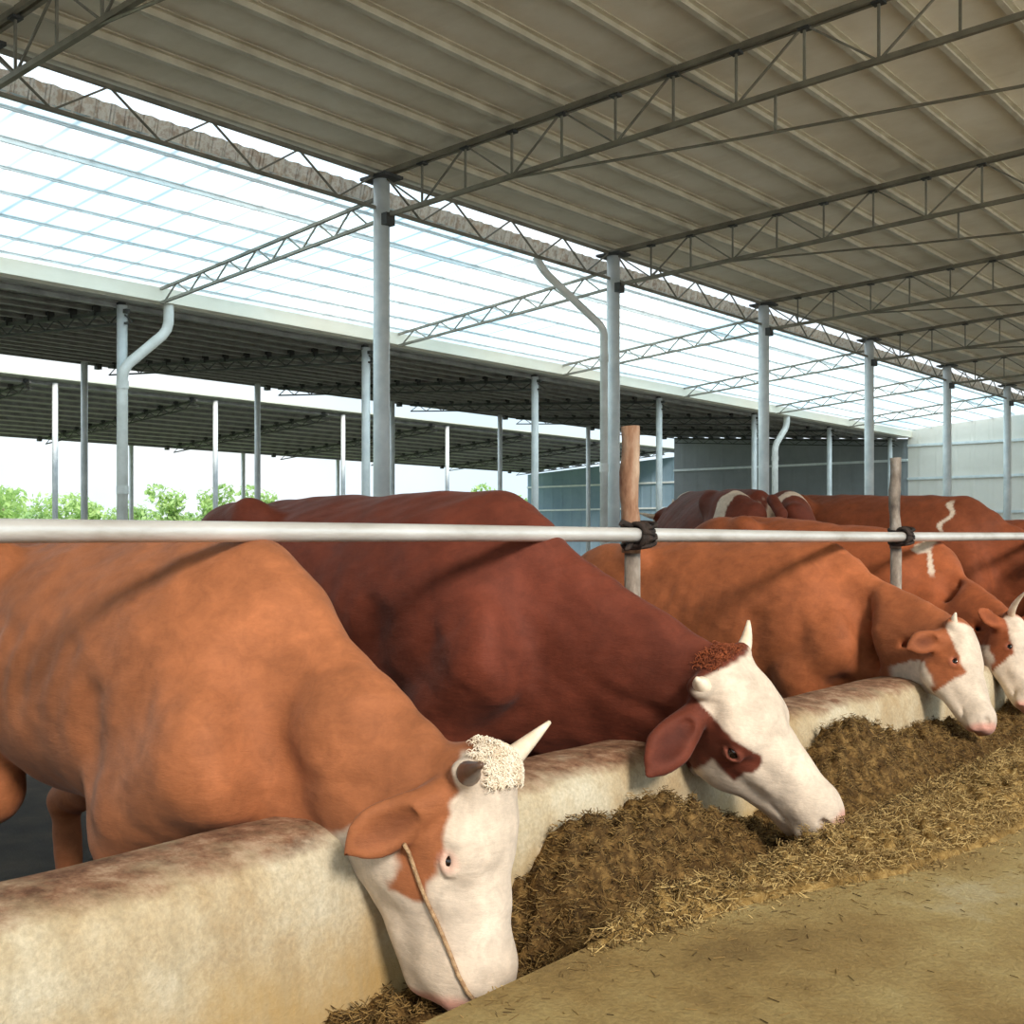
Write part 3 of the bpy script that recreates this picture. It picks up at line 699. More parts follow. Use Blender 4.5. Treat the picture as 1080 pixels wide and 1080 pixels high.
    # --- head
    Fd.cone(Hd(.045,-.062,0),Hd(.17,-.085,0),.070*hs,.092*hs,.03,lat=l,sq=1.18)
    Fd.cone(Hd(.17,-.085,0),Hd(.46,-.060,0),.088*hs,.052*hs,.03,lat=l,sq=1.08)
    Fd.cone(Hd(.03,-.03,-.055),Hd(.03,-.03,.055),.032*hs,.032*hs,.03)                     # poll ridge
    Fd.ell(Hd(.12,-.02,0),(d,n,l),(.10*hs,.035*hs,.085*hs),.04)
    for q in (-1,1):
        Fd.ell(Hd(.195,-.050,.078*q),(d,n,l),(.055*hs,.036*hs,.036*hs),.025)               # brow
        Fd.ell(Hd(.225,-.145,.062*q),(d,n,l),(.088*hs,.082*hs,.034*hs),.035)               # cheek
        Fd.cone(Hd(.215,-.185,.045*q),Hd(.44,-.125,.022*q),.045*hs,.028*hs,.03)            # jaw bone
        Fd.cone(Hd(.27,-.095,.070*q),Hd(.36,-.085,.055*q),.018*hs,.016*hs,.03)             # face crest
        Fd.cone(Hd(.04,-.035,.07*q),Hd(.025,-.035,.10*q),.032*hs,.028*hs,.02)              # horn base
        # eye socket, then lids
        ec = Hd(.22,-.072,.103*q)
        Fd.ell(ec+l*q*.012*hs,(d,n,l),(.026*hs,.014*hs,.016*hs),.012,mode='cut')
        for sg in (-1,1):
            a_ = [ -.026, -.014, 0, .014, .026 ]
            for i_ in range(4):
                f0 = lambda t: Hd(.22+t, -.072+sg*(.007+.009*eye_open)*math.cos(t/.026*1.35)+ (.004 if sg>0 else 0), (.108-.18*abs(t)**1.2)*q)
                Fd.cone(f0(a_[i_]),f0(a_[i_+1]),.0068*hs,.0068*hs,.008)
    Fd.ell(Hd(.36,-.10,0),(d,n,l),(.12*hs,.055*hs,.05*hs),.04)
    Fd.ell(Hd(.495,-.062,0),(d,n,l),(.062*hs,.052*hs,.070*hs),.035)                       # muzzle
    Fd.ell(Hd(.47,-.118,0),(d,n,l),(.055*hs,.026*hs,.045*hs),.02)                         # lower lip
    for q in (-1,1):
        Fd.ell(Hd(.515,-.098,.045*q),(d,n,l),(.035*hs,.022*hs,.022*hs),.02)
        Fd.ell(Hd(.535,-.040,.047*q),(nrm(d*.8+n*.5),n,l),(.020*hs,.013*hs,.016*hs),.008,mode='cut')    # nostril
        Fd.cone(Hd(.535,-.108,.03*q),Hd(.40,-.118,.062*q),.0035*hs,.0035*hs,.012,mode='cut')             # mouth line
    Fd.cone(Hd(.548,-.112,-.04),Hd(.548,-.112,.04),.0035*hs,.0035*hs,.010,mode='cut')
    earc = []
    # ears: (direction in head frame, roll) per side
    for q in (-1,1):
        e = (ears or {}).get(q, dict(dir=(-.10,-.35,.93), face=(.3,.8,.1), L=.20))
        if e is None: continue
        ed = nrm(d*e['dir'][0]+n*e['dir'][1]+l*q*e['dir'][2]); ef = d*e['face'][0]+n*e['face'][1]+l*q*e['face'][2]; ef = nrm(ef-ed*np.dot(ef,ed)); ew = np.cross(ed,ef)
        L = e['L']*hs; base = Hd(.075,-.085,.085*q)
        Fd.cone(base,base+ed*L*.35,.034*hs,.034*hs,.02)
        Fd.ell(base+ed*L*.55,(ed,ew,ef),(L*.42,.050*hs,.019*hs),.018)
        Fd.cone(base+ed*L*.7,base+ed*L*1.04-ew*.008*hs,.036*hs,.010*hs,.02,lat=ef,sq=.42)
        earc.append((base+ed*L*.60+ef*.02*hs,ed,ew,ef,L))
        Fd.ell(base+ed*L*.62+ef*.026*hs,(ed,ew,ef),(L*.34,.036*hs,.021*hs),.012,mode='cut')
    if extra: extra(Fd, B, Hd, fx, fy, fz, d, n, l, s, hs)
    # tail head
    if tail:
        p0=[B(-1.40,0,1.28),B(-1.52,0,1.20),B(-1.55,0,.95),B(-1.54,.01,.6)]
        for i_,r_ in enumerate((.035,.028,.022)): Fd.cone(p0[i_],p0[i_+1],r_*s,r_*.8*s,.03)
    # gentle unevenness of hide and muscle
    g_ = [ (Fd.lo[i]+Fd.res*np.arange(Fd.n[i])).astype(np.float32) for i in range(3)]
    gx,gy,gz = g_[0][:,None,None], g_[1][None,:,None], g_[2][None,None,:]
    Fd.f += (.0030*s*np.sin(gx*19+2*np.sin(gz*11))*np.sin(gz*17+1.5*np.sin(gx*9+gy*7)) + .0014*np.sin(gx*47+1.7*np.sin(gz*29))*np.sin(gz*41+gy*31)).astype(np.float32)
    v, f = Fd.mesh()
    # small surface relief
    rel = poll; dv = v-poll
    T = dv@d/ht; NN = dv@n/hs; LL = dv@l/hs; T = np.where((NN<-.31)|(np.abs(LL)>.35), -1, T)
    bx = (v-W)@fx/s; by = (v-W)@fy/s; bz = (v[:,2]-floor)/zs
    def seg(a,b):
        ab=b-a; t=np.clip(((v-a)@ab)/np.dot(ab,ab),0,1); return np.linalg.norm(v-a-t[:,None]*ab,axis=1)
    TH = np.minimum(seg(B(-.05,0,.56),B(.24,0,.64)), seg(B(.24,0,.64),Hd(.22,-.225,0)))/s
    nz = nz3(v,14,1.)+.6*nz3(v,37,2.)+.35*nz3(v,90,3.)
    col = np.tile(brown,(len(v),1))
    col *= (1 + .10*nz3(v,5,.5) )[:,None]
    wmask = pattern(T,NN,LL,bx,by,bz,nz,TH)
    earm = np.maximum(sm(np.abs(LL),.122,.135)*sm(.26-T,0,.02)*sm(-NN-.035,0,.02), sm(np.abs(LL),.095,.11)*sm(.13-T,0,.02)*sm(-NN-.055,0,.02))*sm(T+.02,0,.02)
    wmask = wmask*(1-earm)
    col = col*(1-wmask[:,None]) + PALE*wmask[:,None]
    # bare pink muzzle, darker hair at the rims of lids and ears
    hd = (np.abs(LL)<.14)&(NN<.06)&(NN>-.2)
    pm = sm(T+.006*nz+.10*np.clip(-NN-.04,0,.1), .515,.545)*.8*hd*(LL*0+1)
    col = col*(1-pm[:,None]) + PINK*pm[:,None]
    for q in (-1,1):
        ec = Hd(.22,-.072,.105*q); r_ = np.linalg.norm(v-ec,axis=1)/hs
        em = (1-sm(r_,.016,.030))*.38; col = col*(1-em[:,None]) + C3((196,120,100))*em[:,None]
        ns = Hd(.538,-.038,.048*q); r_ = np.linalg.norm(v-ns,axis=1)/hs; em = (1-sm(r_,.010,.020))*.8; col = col*(1-em[:,None]) + C3((120,64,56))*em[:,None]
    for (ec_,ed_,ew_,ef_,L_) in earc:
        dd = v-ec_; r_ = np.sqrt(((dd@ed_)/(L_*.36))**2+((dd@ew_)/(.034*hs))**2+((dd@ef_)/(.022*hs))**2)
        em = (1-sm(r_+.12*nz,.55,1.0))*.75; col = col*(1-em[:,None]) + col*np.array([.42,.36,.36])*em[:,None]
    root = empty('cow', (wit[0],wit[1],floor), label, 'cow')
    me = np_mesh('body', v, f, col); body = link('body', me, root, M['coat'], True); 
    # smooth the voxel stepping
    md = body.modifiers.new('relax','SMOOTH'); md.factor = .5; md.iterations = 3
    # eyes
    for q in (-1,1):
        ec = Hd(.22,-.071,(.094+.006*eye_open)*q); b_ = MB(); b_.sphere(ec,.0165*hs,18,12); b_.build('eye',eye_col,root,smooth=True)
        b_ = MB()
        if not lashes: continue
        for t_ in np.linspace(-.018,.018,9):
            p0 = Hd(.205+t_,-.060,.112*q); p1 = Hd(.205+t_*1.4,-.075,.124*q); b_.tube([p0,(p0+p1)/2+n*.002,p1-n*.006*hs],[.0008,.0007,.0003],4)
        b_.build('eyelashes','lash',root)
    # horns
    for q in (-1,1):
        h = (horns or {}).get(q, dict(L=.15,r=.024,dir=(-.35,.25,.9),curl=(.0,.9,.3)))
        if h is None: continue
        hd0 = nrm(d*h['dir'][0]+n*h['dir'][1]+l*q*h['dir'][2]); hc = nrm(d*h['curl'][0]+n*h['curl'][1]+l*q*h['curl'][2])
        P0 = Hd(.03,-.033,.085*q); pts=[]; rad=[]
        for i_ in range(12):
            t_ = i_/11; a_ = t_*h.get('bend',.9); L = h['L']*hs
            pts.append(P0 + hd0*L*math.sin(a_)/max(.01,h.get('bend',.9)) + hc*L*(1-math.cos(a_))/max(.01,h.get('bend',.9))); rad.append(h['r']*hs*(1-t_**1.6*.86)+.0012)
        b_ = MB(); b_.tube(pts,rad,16); b_.build('horn',h.get('mat','horn'),root,smooth=True)
    # hooves
    for q in (-1,1):
        lf = leg_fwd[0 if q<0 else 1]
        for hx in (.06+lf,-1.21):
            b_ = MB(); c0 = B(hx,.17*q if hx>-.5 else .18*q,0,0); c0[2] = floor
            for w_ in (-1,1):
                k_ = len(b_.v); cc = c0+fy*w_*.027*s
                for (zz_,rr_) in ((.004,1.0),(.075,.78)):
                    for a_ in range(12):
                        th = 2*math.pi*a_/12; b_.v.append(tuple(cc+fx*(.062*math.cos(th)*rr_)*s+fy*.026*math.sin(th)*rr_*s+fz*zz_))
                for a_ in range(12): b_.f.append((k_+a_,k_+(a_+1)%12,k_+12+(a_+1)%12,k_+12+a_))
                b_.f += [tuple(k_+11-a_ for a_ in range(12)), tuple(k_+12+a_ for a_ in range(12))]
            b_.build('hoof','hoof',root)
    return dict(root=root, body=body, Hd=Hd, B=B, d=d, n=n, l=l, hs=hs, s=s, v=v, f=f, fx=fx, fy=fy)

def bvh_of(c): return BVHTree.FromPolygons([Vector(p) for p in c['v']], [tuple(int(i) for i in q) for q in c['f']])
def on_skin(bv, c, t, q=-1, nn=0.0, off=.004):
    """drop a point onto the skin from the side of the head"""
    o = c['Hd'](t,nn,.3*q); r = bv.ray_cast(Vector(o), Vector(-c['l']*q), .6)
    return None if r[0] is None else np.array(r[0]) + np.array(r[1])*off*1.0

# coat patterns: 1 = white, 0 = brown
def pat1(T,N_,L,bx,by,bz,nz,TH=None):
    m = sm(T+.9*N_+.012*nz, .035,.06)*0
    # the face is white from the poll forward; behind the ear, the side of the cheek stays brown
    face = sm(T + 1.0*(N_+.07) + .010*nz, .0, .02)
    front = sm(N_ + .060 + .32*np.clip(T-.06,0,1) + .016*nz, .0, .012)*sm(T,-.06,-.03)     # forehead side
    low = sm(T - .30 + .016*nz - .2*(N_+.12), 0, .012)
    w = np.clip(np.maximum(front, low),0,1)*sm(T+.012*nz,-.025,-.01)
    # throat and brisket
    thr = 1-sm(TH+.02*nz, .085+.03*sm(bx,.35,.6), .10+.03*sm(bx,.35,.6)); thr2 = thr
    return np.clip(np.maximum(w, np.maximum(thr,thr2*.98)),0,1)
def pat2(T,N_,L,bx,by,bz,nz,TH=None):
    blaze = sm(N_ + .060 + .55*(.10-np.abs(L)) + .010*nz, 0, .012)*sm(T-.012+.014*nz,0,.02)
    patch = (1-sm(np.sqrt(((T-.235)/.065)**2+((N_+.070)/.036)**2) + .10*nz, .9,1.05))*sm(np.abs(L),.05,.06)
    low = sm(T - .285 + .012*nz + .15*(N_+.12), 0, .012)
    jaw = sm(T-.20+.01*nz,0,.015)*sm(-N_-.13+.01*nz,0,.015)
    w = np.maximum(np.maximum(blaze,low),jaw)*(1-patch)
    thr = sm(.66 - bz + .012*nz, 0, .02)*sm(bx,-.1,.05)*.6
    return np.clip(w,0,1)
def pat3(T,N_,L,bx,by,bz,nz,TH=None):
    blaze = sm(N_ + .062 + .008*nz - .0*T, 0, .012)*sm(T-.03+.01*nz,0,.02)
    low = sm(T - .285 + .012*nz + .35*(N_+.12), 0, .012)
    thr2 = (1-sm(TH+.02*nz,.10,.115))*sm(bx,.42,.48)
    return np.clip(np.maximum(np.maximum(blaze,low),thr2),0,1)
def pat4(T,N_,L,bx,by,bz,nz,TH=None):
    w = pat3(T,N_,L,bx,by,bz,nz,TH)
    st = np.maximum(1-sm(np.sqrt(((bx-.08)/.06)**2+((bz-1.33)/.045)**2)+.35*nz,.8,1), (1-sm(np.abs(bx-.10-.35*(1.33-bz))/.014+.3*nz,.7,1.1))*sm(bz,1.15,1.2))
    return np.clip(np.maximum(w,st),0,1)
def pat5(T,N_,L,bx,by,bz,nz,TH=None):
    w = pat3(T,N_,L,bx,by,bz,nz,TH)
    st = (1-sm(np.abs(bx+.02-.022*np.sin(bz*45))/.015+.3*nz,.7,1.1))*sm(bz,1.17,1.2)*(1-sm(bz,1.36,1.39))
    return np.clip(np.maximum(w,st),0,1)
def pat6(T,N_,L,bx,by,bz,nz,TH=None):
    w = pat3(T,N_,L,bx,by,bz,nz,TH)
    st = (1-sm(np.abs(bx+1.30)/.045+.3*nz,.8,1))*sm(bz,.9,1.0)
    st2 = (1-sm(np.abs(bx-.02)/.05+.3*nz,.8,1))*sm(bz,.9,1.0)
    return np.clip(np.maximum(w,np.maximum(st,st2)),0,1)

# ------------------------------------------------------------------ the cattle
def ex1(Fd,B,Hd,fx,fy,fz,d,n,l,s,hs):
    # heavy white throat hanging from brisket to jaw
    Fd.cone(Hd(-.08,-.33,0),Hd(.22,-.235,0),.085,.055,.07,lat=l,sq=.75)
    Fd.cone(Hd(.22,-.235,0),Hd(.49,-.165,0),.065,.052,.05,lat=l,sq=.85)
    Fd.ell(Hd(.47,-.085,0),(d,n,l),(.075,.088,.078),.04)
    Fd.cone(Hd(.18,-.11,0),Hd(.45,-.09,0),.10,.078,.04,lat=l,sq=.85)
def ex2(Fd,B,Hd,fx,fy,fz,d,n,l,s,hs):
    # lower jaw working on the feed
    Fd.cone(Hd(.28,-.165,0),Hd(.49,-.150,0),.040,.034,.025,lat=l,sq=1.2)
cow1 = make_cow('tan cow nearest the viewer, white faced, wearing a thin rope halter',
    hip=V(-3.25,1.70,.03), wit=V(-2.22,1.68,-.035), poll=V(-1.495,1.743,-.440), muz=V(-1.438,1.712,-.910), nh=rfu(.93,-.33,.1), headk=1.24, leg_fwd=(-.30,-.05), legr=1.3, nape=(.05,-.15), eye_open=.2, extra=ex1,
    pattern=pat1, brown=C3((160,98,62)), res=.0062, 
    horns={-1:dict(L=.11,r=.024,dir=(-.1,.25,.95),curl=(-.3,.9,.2),mat='horntip'), 1:dict(L=.15,r=.024,dir=(-.25,.1,.9),curl=(-.6,.6,.3))},
    ears={-1:dict(dir=(.42,-.80,.40),face=(.2,.3,.9),L=.20), 1:dict(dir=(.1,-.5,.8),face=(.3,.8,.1),L=.2)})
cow2 = make_cow('dark red brown cow with white blaze and brown eye patch, second in the row',
    hip=V(-3.50,2.86,.175), wit=V(-2.42,2.82,.125), poll=V(-1.60,2.83,-.33), muz=V(-1.295,2.98,-.765), nh=rfu(.45,-.65,.6), headk=1.2, extra=ex2,
    pattern=pat2, brown=C3((104,50,34)), res=.0066, 
    horns={-1:dict(L=.06,r=.024,dir=(-.3,.3,.9),curl=(-.5,.9,.1)), 1:dict(L=.10,r=.020,dir=(-.15,.05,.95),curl=(-.9,.3,.2))},
    ears={-1:dict(dir=(.12,-.22,.95),face=(-.1,.9,.2),L=.215), 1:dict(dir=(-.1,-.5,.8),face=(.3,.8,.1),L=.2)})
cow3 = make_cow('light brown cow with a brown cheek, third in the row, beyond the second rail post',
    hip=V(-3.35,5.05,.0), wit=V(-2.35,5.10,-.045), poll=V(-1.62,4.88,-.355), muz=V(-1.43,4.73,-.75), nh=rfu(.8,-.45,.4), headk=1.15,
    pattern=pat3, brown=C3((160,92,56)), res=.009,
    horns={-1:dict(L=.06,r=.018,dir=(-.2,.3,.9),curl=(-.6,.6,.1)), 1:dict(L=.07,r=.018,dir=(-.4,.2,.9),curl=(-.7,.5,.1))},
    ears={-1:dict(dir=(.15,-.75,.6),face=(.3,.3,.8),L=.17), 1:dict(dir=(-.1,-.5,.8),face=(.3,.8,.1),L=.17)})
cow4 = make_cow('brown cow with a white mark on its shoulder, partly cut by the right photo edge',
    hip=V(-3.35,6.30,.16), wit=V(-2.35,6.30,.0), poll=V(-1.70,5.93,-.40), muz=V(-1.52,5.66,-.78), nh=rfu(.8,-.40,.4),
    pattern=pat4, brown=C3((148,80,46)), res=.011,
    horns={-1:dict(L=.2,r=.02,dir=(-.1,.3,.9),curl=(.1,.9,.1)), 1:dict(L=.2,r=.02,dir=(-.3,.3,.9),curl=(-.2,.9,.1))})
cow5 = make_cow('tall reddish brown cow showing its back above the rail right of the grey post',
    hip=V(-3.75,8.35,.37), wit=V(-2.75,8.25,.27), poll=V(-2.0,8.25,-.10), muz=V(-1.78,8.0,-.60), nh=rfu(.8,-.40,.4),
    pattern=pat5, brown=C3((130,68,40)), res=.012)
cow6 = make_cow('dark red cow with white bands, standing turned away behind the rail',
    hip=V(-4.15,7.45,.375), wit=V(-4.87,8.05,.355), poll=V(-5.45,8.5,.25), muz=V(-5.65,8.7,-.2), nh=rfu(-.6,.6,.5),
    pattern=pat6, brown=C3((104,50,34)), res=.013)
cow7 = make_cow('farthest reddish cow at the right photo edge, only its back showing',
    hip=V(-3.9,10.2,.17), wit=V(-2.85,10.1,.13), poll=V(-2.1,10.1,-.3), muz=V(-1.85,9.9,-.75), nh=rfu(.8,-.40,.4),
    pattern=pat3, brown=C3((134,70,42)), res=.013)

# curls of pale hair on the poll of the nearest cow, brown tuft on the second
def tuft(c, n_, mat_, tr, lr, ln, seed, name='poll_hair'):
    r_ = random.Random(seed); b_ = MB(); bv = bvh_of(c)
    for i in range(n_):
        t = r_.uniform(*tr); ll = r_.uniform(*lr)
        o = c['Hd'](t,.2,ll); h = bv.ray_cast(Vector(o), Vector(-c['n']), .5)
        if h[0] is None or abs((np.array(h[0])-c['Hd'](0,0,0))@c['n'])>.05*c['hs']: continue
        p = np.array(h[0]); nn = np.array(h[1]); a = r_.uniform(0,6.28); L = r_.uniform(.6,1.2)*ln
        tx = nrm(np.cross(nn,c['d']+.01)); ty = np.cross(nn,tx); dr = tx*math.cos(a)+ty*math.sin(a)
        pts = [p-nn*.003, p+nn*L*.35+dr*L*.15, p+nn*L*.55+dr*L*.5, p+nn*L*.35+dr*L*.8, p+nn*L*.1+dr*L*.75]
        b_.tube(pts,[.0009,.0011,.0010,.0008,.0003],3)
    return tag(b_.build(name, mat_, c['root'], smooth=True),kind='stuff')
tuft(cow1, 3000, 'hair', (-.04,.06), (-.085,.085), .019, 3)
tuft(cow2, 500, 'hairb', (-.04,.012), (-.07,.07), .018, 4)

# rope halter down the side of the nearest cow's face
bv = bvh_of(cow1); pts=[]
for t,nn in ((.175,-.150),(.20,-.148),(.235,-.140),(.27,-.131),(.31,-.121),(.35,-.110),(.39,-.098),(.43,-.085),(.47,-.070),(.505,-.056),(.53,-.045)):
    p = on_skin(bv,cow1,t,-1,nn,.005)
    if p is not None: pts.append(p)
if len(pts)>3:
    halter = empty('rope_halter', pts[0], 'thin brown rope running from the ear to the nose of the nearest cow', 'halter')
    b_ = MB(); b_.tube(pts,.0042,8); b_.build('cord','rope',halter,smooth=True)
    b_ = MB(); b_.sphere(pts[-1],(.013,.013,.011),12,8); b_.sphere(pts[-1]+np.array([.006,-.006,-.014]),(.011,.01,.014),12,8); b_.build('knot','tie',halter,smooth=True)

# ------------------------------------------------------------------ feed
edge_pts = [(-6,-1.29),(1.4,-1.30),(1.55,-1.28),(1.75,-1.22),(2.0,-1.16),(2.27,-1.09),(2.6,-.95),(3.06,-.87),(3.6,-.84),(4.5,-.80),(6,-.78),(20,-.80)]
def outer(y): return np.interp(y,[p[0] for p in edge_pts],[p[1] for p in edge_pts])
def feed_h(x, y):
    """height of the feed above the eye plane reference"""
    n1 = .5*np.sin(x*23+1.7*np.sin(y*9))+.5*np.sin(y*17+1.3*np.sin(x*13)); n2 = np.sin(x*61+2*np.sin(y*37))*np.sin(y*53+2*np.sin(x*41)); n3 = np.sin(x*131+y*47)*np.sin(y*113-x*71)
    g = lambda y,c,w: np.exp(-((y-c)/w)**2)
    wallheap = .02 + .20*g(y,2.62,.36) + .13*g(y,2.22,.2) + .26*g(y,3.85,.40) + .15*g(y,4.7,.5) + .18*g(y,6.2,.6) + .15*g(y,7.7,.6) + .14*sm(y,8,9)
    wx = np.exp(-((x+1.68)/.17)**2)
    out = outer(y); ridgew = sm(y,1.5,2.1)
    rc = np.where(y<2.2,-1.27, np.interp(y,[2.2,2.8,3.5,4.5],[-1.23,-1.14,-1.10,-1.06]))
    ridge = ridgew*np.interp(y,[1.5,2.2,2.8,3.6,4.5],[.06,.05,.035,.05,.07])*(1+.35*np.sin(y*7+.6))*np.exp(-((x-rc)/.17)**2)
    groove = -.10*ridgew*np.exp(-((x+1.40)/.07)**2)*np.interp(y,[2,2.3,3.3,4.2],[.5,1,1,.3])
    base = np.where(x < XE, -.985, HA-.012)
    base = base + np.where(x<XE, .13*ridgew*sm(x,-1.42,XE)+.05*sm(y,1.6,2.2)*1.0, 0)
    h = base + wallheap*wx*1.0 + ridge + np.where(x<XE,groove,0)
    fade = sm(out-x, -.0, .12)
    n4 = np.abs(np.sin(x*31+2.3*np.sin(y*19+x*5)))*np.abs(np.sin(y*27+2.1*np.sin(x*23))); amp = .012*n1+.012*n2+.005*n3+.030*n4-.012
    hh_ = np.where(x<XE, h+amp, (HA-.02)+(h+amp+.012-HA)*fade)
    # hollows nosed out by the heads
    for c in (cow1,cow2,cow3,cow4,cow5):
        m_ = c['Hd'](.53,-.10,0)+np.array([.04,-.02,0]); r2 = ((x-m_[0])/.17)**2+((y-m_[1])/.20)**2; r2 = r2*r2
        hh_ = np.minimum(hh_, hh_*(1-np.exp(-r2)) + (m_[2]-Z0-.045)*np.exp(-r2))
    return np.where(x<XE, np.maximum(hh_,-1.04), np.where(x<outer(y)-.06, np.maximum(hh_, HA+.008+.012*n4), hh_))
xs = np.arange(-1.755,-.70,.0105); ysf = np.concatenate([np.arange(1.0,5.6,.0115), np.arange(5.6,14,.03)])
XX,YY = np.meshgrid(xs,ysf); HH = feed_h(XX,YY)
v = np.stack([XX.ravel(),YY.ravel(),HH.ravel()+Z0],1); nx_=len(xs); ny_=len(ysf)
ii = (np.arange(ny_-1)[:,None]*nx_+np.arange(nx_-1)[None]).ravel(); f = np.stack([ii,ii+1,ii+nx_+1,ii+nx_],1)
# colour classes by position (fresh straw on the ridge, damp fodder by the wall)
m, nt, b = mat('feed'); M['feed']=m
tc = N(nt,'ShaderNodeTexCoord'); n1 = N(nt,'ShaderNodeTexNoise',Scale=26,Detail=9,Roughness=.75); nt.links.new(tc.outputs['Object'],n1.inputs['Vector'])
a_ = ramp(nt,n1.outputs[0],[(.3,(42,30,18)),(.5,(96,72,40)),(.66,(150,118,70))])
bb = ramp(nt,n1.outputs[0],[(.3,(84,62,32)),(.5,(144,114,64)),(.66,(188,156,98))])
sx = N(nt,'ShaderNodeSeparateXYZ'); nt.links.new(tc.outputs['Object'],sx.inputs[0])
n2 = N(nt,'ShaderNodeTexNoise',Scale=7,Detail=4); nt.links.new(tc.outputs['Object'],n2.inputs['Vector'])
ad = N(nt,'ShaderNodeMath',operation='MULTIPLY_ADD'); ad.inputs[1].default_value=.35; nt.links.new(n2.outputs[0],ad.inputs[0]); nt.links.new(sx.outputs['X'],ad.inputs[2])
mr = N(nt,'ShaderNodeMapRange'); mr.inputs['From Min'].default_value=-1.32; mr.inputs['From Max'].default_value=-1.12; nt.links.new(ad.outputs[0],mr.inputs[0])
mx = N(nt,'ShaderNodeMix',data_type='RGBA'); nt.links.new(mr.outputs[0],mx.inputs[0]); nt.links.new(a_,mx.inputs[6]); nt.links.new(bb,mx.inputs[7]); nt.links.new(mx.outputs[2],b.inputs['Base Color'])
b.inputs['Roughness'].default_value=.9; b.inputs['Specular IOR Level'].default_value=.15
bp = N(nt,'ShaderNodeBump',Strength=1,Distance=.015); nt.links.new(n1.outputs[0],bp.inputs['Height']); nt.links.new(bp.outputs[0],b.inputs['Normal'])
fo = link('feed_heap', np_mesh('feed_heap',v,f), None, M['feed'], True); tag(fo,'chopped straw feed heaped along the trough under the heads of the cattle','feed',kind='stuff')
# chopped straw
def straw_mat(name,a,b2):
    m, nt, b = mat(name); g = N(nt,'ShaderNodeNewGeometry'); c = ramp(nt,g.outputs['Random Per Island'],[(.0,a),(1,b2)]); nt.links.new(c,b.inputs['Base Color']); b.inputs['Roughness'].default_value=.7; b.inputs['Specular IOR Level'].default_value=.2; return m
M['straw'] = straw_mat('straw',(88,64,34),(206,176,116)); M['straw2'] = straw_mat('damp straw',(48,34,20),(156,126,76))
def straw(name, n, xr, yr, mat_, label, lmin, lmax, wd, lift, density=None, onfeed=True):
    x = rng.uniform(*xr,n); y = yr[0]+(yr[1]-yr[0])*rng.uniform(0,1,n)**1.25
    if density is not None:
        k = rng.uniform(0,1,n) < density(x,y); x=x[k]; y=y[k]; n=len(x)
    h = (feed_h(x,y) if onfeed else np.full(n,HA)) + rng.uniform(0,1,n)*lift + .002 + Z0
    a = rng.uniform(0,2*np.pi,n); el = rng.normal(0,.45 if onfeed else .03,n); L = rng.uniform(lmin,lmax,n); w = wd*rng.uniform(.6,1.4,n)
    dr = np.stack([np.cos(a)*np.cos(el),np.sin(a)*np.cos(el),np.sin(el)],1); sd = np.stack([-np.sin(a),np.cos(a),0*a],1); up = np.cross(dr,sd)
    c = np.stack([x,y,h],1); vs=[]
    for e in (-.5,.5):
        for (i_,j_) in ((-1,-.5),(1,-.5),(0,.8)):
            vs.append(c+dr*(L*e)[:,None]+sd*(w*i_)[:,None]+up*(w*j_)[:,None])
    vv = np.stack(vs,1).reshape(-1,3); k = (np.arange(n)*6)[:,None]
    ff = np.concatenate([k+np.array([[0,1,4,3]]),k+np.array([[1,2,5,4]]),k+np.array([[2,0,3,5]])])
    o = link(name, np_mesh(name,vv,ff), None, M[mat_]); tag(o,label,'straw',kind='stuff')
straw('chopped_straw',52000,(-1.45,-.72),(1.45,6.5),'straw','pale golden straw lying over the outer feed ridge along the alley edge',.008,.034,.0009,.016, lambda x,y: (x<outer(y)+.01)*(.25+.75*sm(x,-1.42,-1.2)))
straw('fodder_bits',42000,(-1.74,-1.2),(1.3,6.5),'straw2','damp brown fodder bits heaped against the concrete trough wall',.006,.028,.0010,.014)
straw('scattered_straw',5200,(-1.28,.4),(.9,5.5),'straw2','sparse straw bits scattered over the dirty alley concrete',.006,.028,.0008,.0, lambda x,y: np.clip(np.exp(-(x-outer(y))/.16),0,1)*.9+.05, onfeed=False)

# ------------------------------------------------------------------ trees outside
def tree(x, y, hgt, wdt, seed, matn, proto=None):
    r_ = random.Random(seed)
    root = empty('tree',(x,y,0),'','tree','trees beyond the sheds')
    b_ = MB(); b_.tube([(x,y,0),(x+.1,y,hgt*.35),(x,y,hgt*.7)],[.16,.12,.05],8); b_.build('trunk','trunk',root,smooth=True)
    b_ = MB()
    blobs = [(x+r_.uniform(-.5,.5)*wdt*.7, y+r_.uniform(-.5,.5)*wdt*.7, hgt*r_.uniform(.42,.88), wdt*r_.uniform(.16,.30)) for _ in range(13)]
    for k in range(900):
        c = r_.choice(blobs); th=r_.uniform(0,6.28); ph=math.acos(r_.uniform(-1,1)); rr_=c[3]*r_.uniform(.6,1.1)
        p=Vector((c[0]+rr_*math.sin(ph)*math.cos(th),c[1]+rr_*math.sin(ph)*math.sin(th),c[2]+rr_*math.cos(ph)*.85)); a=Vector((r_.uniform(-1,1),r_.uniform(-1,1),r_.uniform(-1,1))).normalized(); c2=a.cross(Vector((.3,.5,.8))).normalized(); L=r_.uniform(.12,.26)
        kk=len(b_.v); b_.v+=[tuple(p-a*L),tuple(p+c2*L*.5),tuple(p+a*L),tuple(p-c2*L*.5)]; b_.f.append((kk,kk+1,kk+2,kk+3))
    b_.build('crown',matn,root)
    return root
protos = [tree(0,0,4.6,3.2,11,'leaf'), tree(0,0,4.0,3.8,12,'leaf2'), tree(0,0,5.2,2.4,13,'leaf')]
used=[False]*3; r_=random.Random(5); k=0
tree_spots=[]
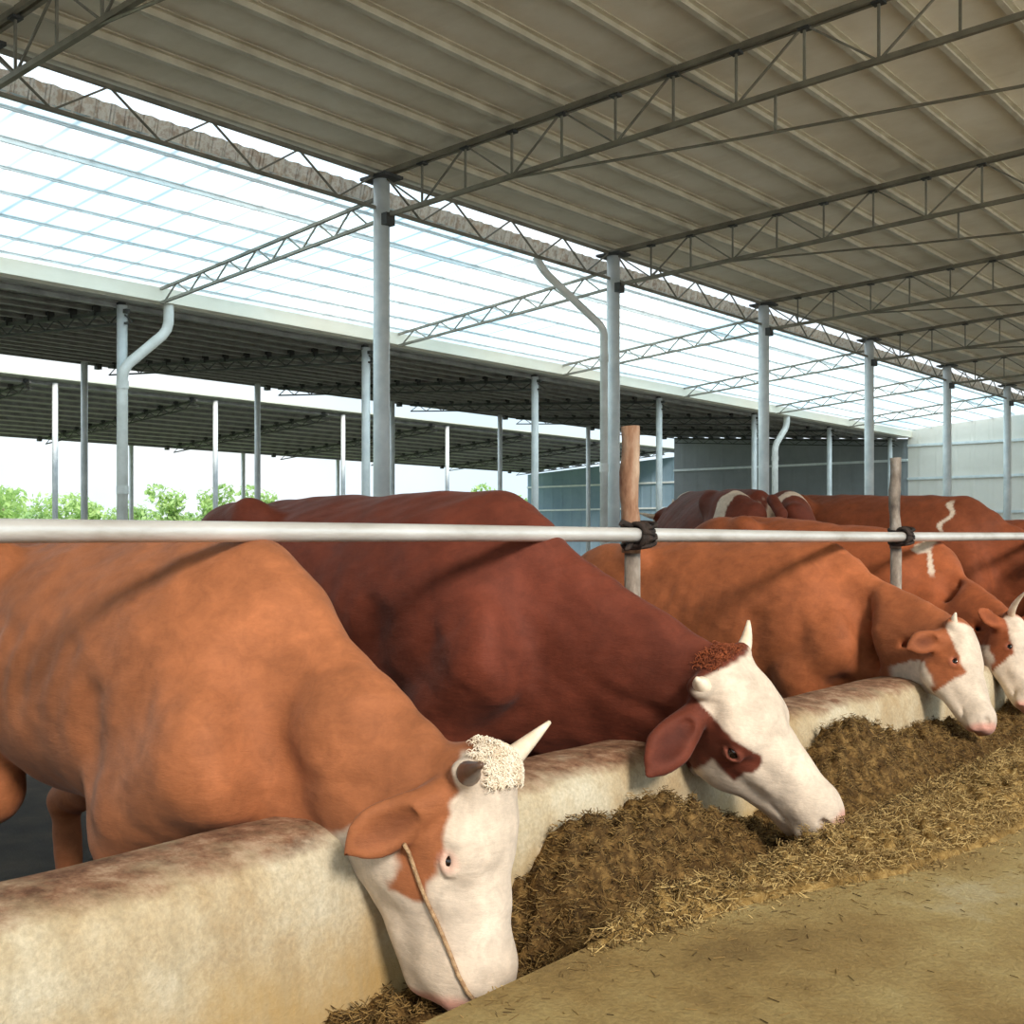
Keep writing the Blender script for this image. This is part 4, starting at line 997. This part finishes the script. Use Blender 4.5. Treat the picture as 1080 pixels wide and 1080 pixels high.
for u in list(range(-30,330,17))+[455,478,500,520,541,556]:
    D = 62 + r_.uniform(-6,8); uu = u + r_.uniform(-5,5); pt = Fw*D + Rt*((uu-540)/1200*D)
    tree_spots.append((pt[0],pt[1],r_.uniform(.72,.98)*(1.08 if u>530 else 1),u))
for j,(x,y,sc_,u) in enumerate(tree_spots):
    k = r_.randrange(3)
    if not used[k]: o = protos[k]; used[k]=True
    else: o = copy_tree(protos[k])
    o.location=(x,y,0); o.scale=(sc_*1.0,sc_*1.0,sc_*.92); o.rotation_euler.z = r_.uniform(0,6.28)
    o['label'] = 'pale green leafy tree seen under the far shed roof at left' if u<330 else 'bright green leafy tree just left of the grey end wall'
    o['group'] = 'trees at left beyond the sheds' if u<330 else 'trees beside the grey wall'
for k in range(3):
    if not used[k]:
        for ch in list(protos[k].children): bpy.data.objects.remove(ch)
        bpy.data.objects.remove(protos[k])

# ------------------------------------------------------------------ light
w = bpy.data.worlds.new('sky'); SC.world = w; w.use_nodes = True; nt = w.node_tree; bg = nt.nodes['Background']
tc = N(nt,'ShaderNodeTexCoord'); sx = N(nt,'ShaderNodeSeparateXYZ'); nt.links.new(tc.outputs['Generated'],sx.inputs[0])
no = N(nt,'ShaderNodeTexNoise',Scale=3.2,Detail=7); nt.links.new(tc.outputs['Generated'],no.inputs['Vector'])
mr = N(nt,'ShaderNodeMapRange'); mr.inputs['From Min'].default_value=.4; mr.inputs['From Max'].default_value=.65; nt.links.new(no.outputs[0],mr.inputs[0])
mx = N(nt,'ShaderNodeMix',data_type='RGBA'); nt.links.new(mr.outputs[0],mx.inputs[0]); mx.inputs[6].default_value=(.365,.475,.55,1); mx.inputs[7].default_value=(.47,.50,.52,1)
mz = N(nt,'ShaderNodeMapRange'); mz.inputs['From Min'].default_value=.12; mz.inputs['From Max'].default_value=.5; mz.inputs['To Min'].default_value=1.06; mz.inputs['To Max'].default_value=1.9; nt.links.new(sx.outputs['Z'],mz.inputs[0])
sc3 = N(nt,'ShaderNodeVectorMath',operation='SCALE'); nt.links.new(mx.outputs[2],sc3.inputs[0]); nt.links.new(mz.outputs[0],sc3.inputs['Scale'])
nt.links.new(sc3.outputs[0],bg.inputs[0]); bg.inputs['Strength'].default_value=1.75
sun = bpy.data.lights.new('sun','SUN'); so = bpy.data.objects.new('sun',sun); COL.objects.link(so)
SUN_DIR = nrm([.86,-.42,.55])       # towards the sun
sun.energy = 3.1; sun.angle = math.radians(13); sun.color = (1,.90,.78)
so.rotation_euler = Vector([float(q) for q in SUN_DIR]).to_track_quat('Z','Y').to_euler()
vs = SC.view_settings; vs.view_transform='Standard'; vs.look='None'; vs.gamma=1; vs.exposure=0.3; vs.use_curve_mapping=False
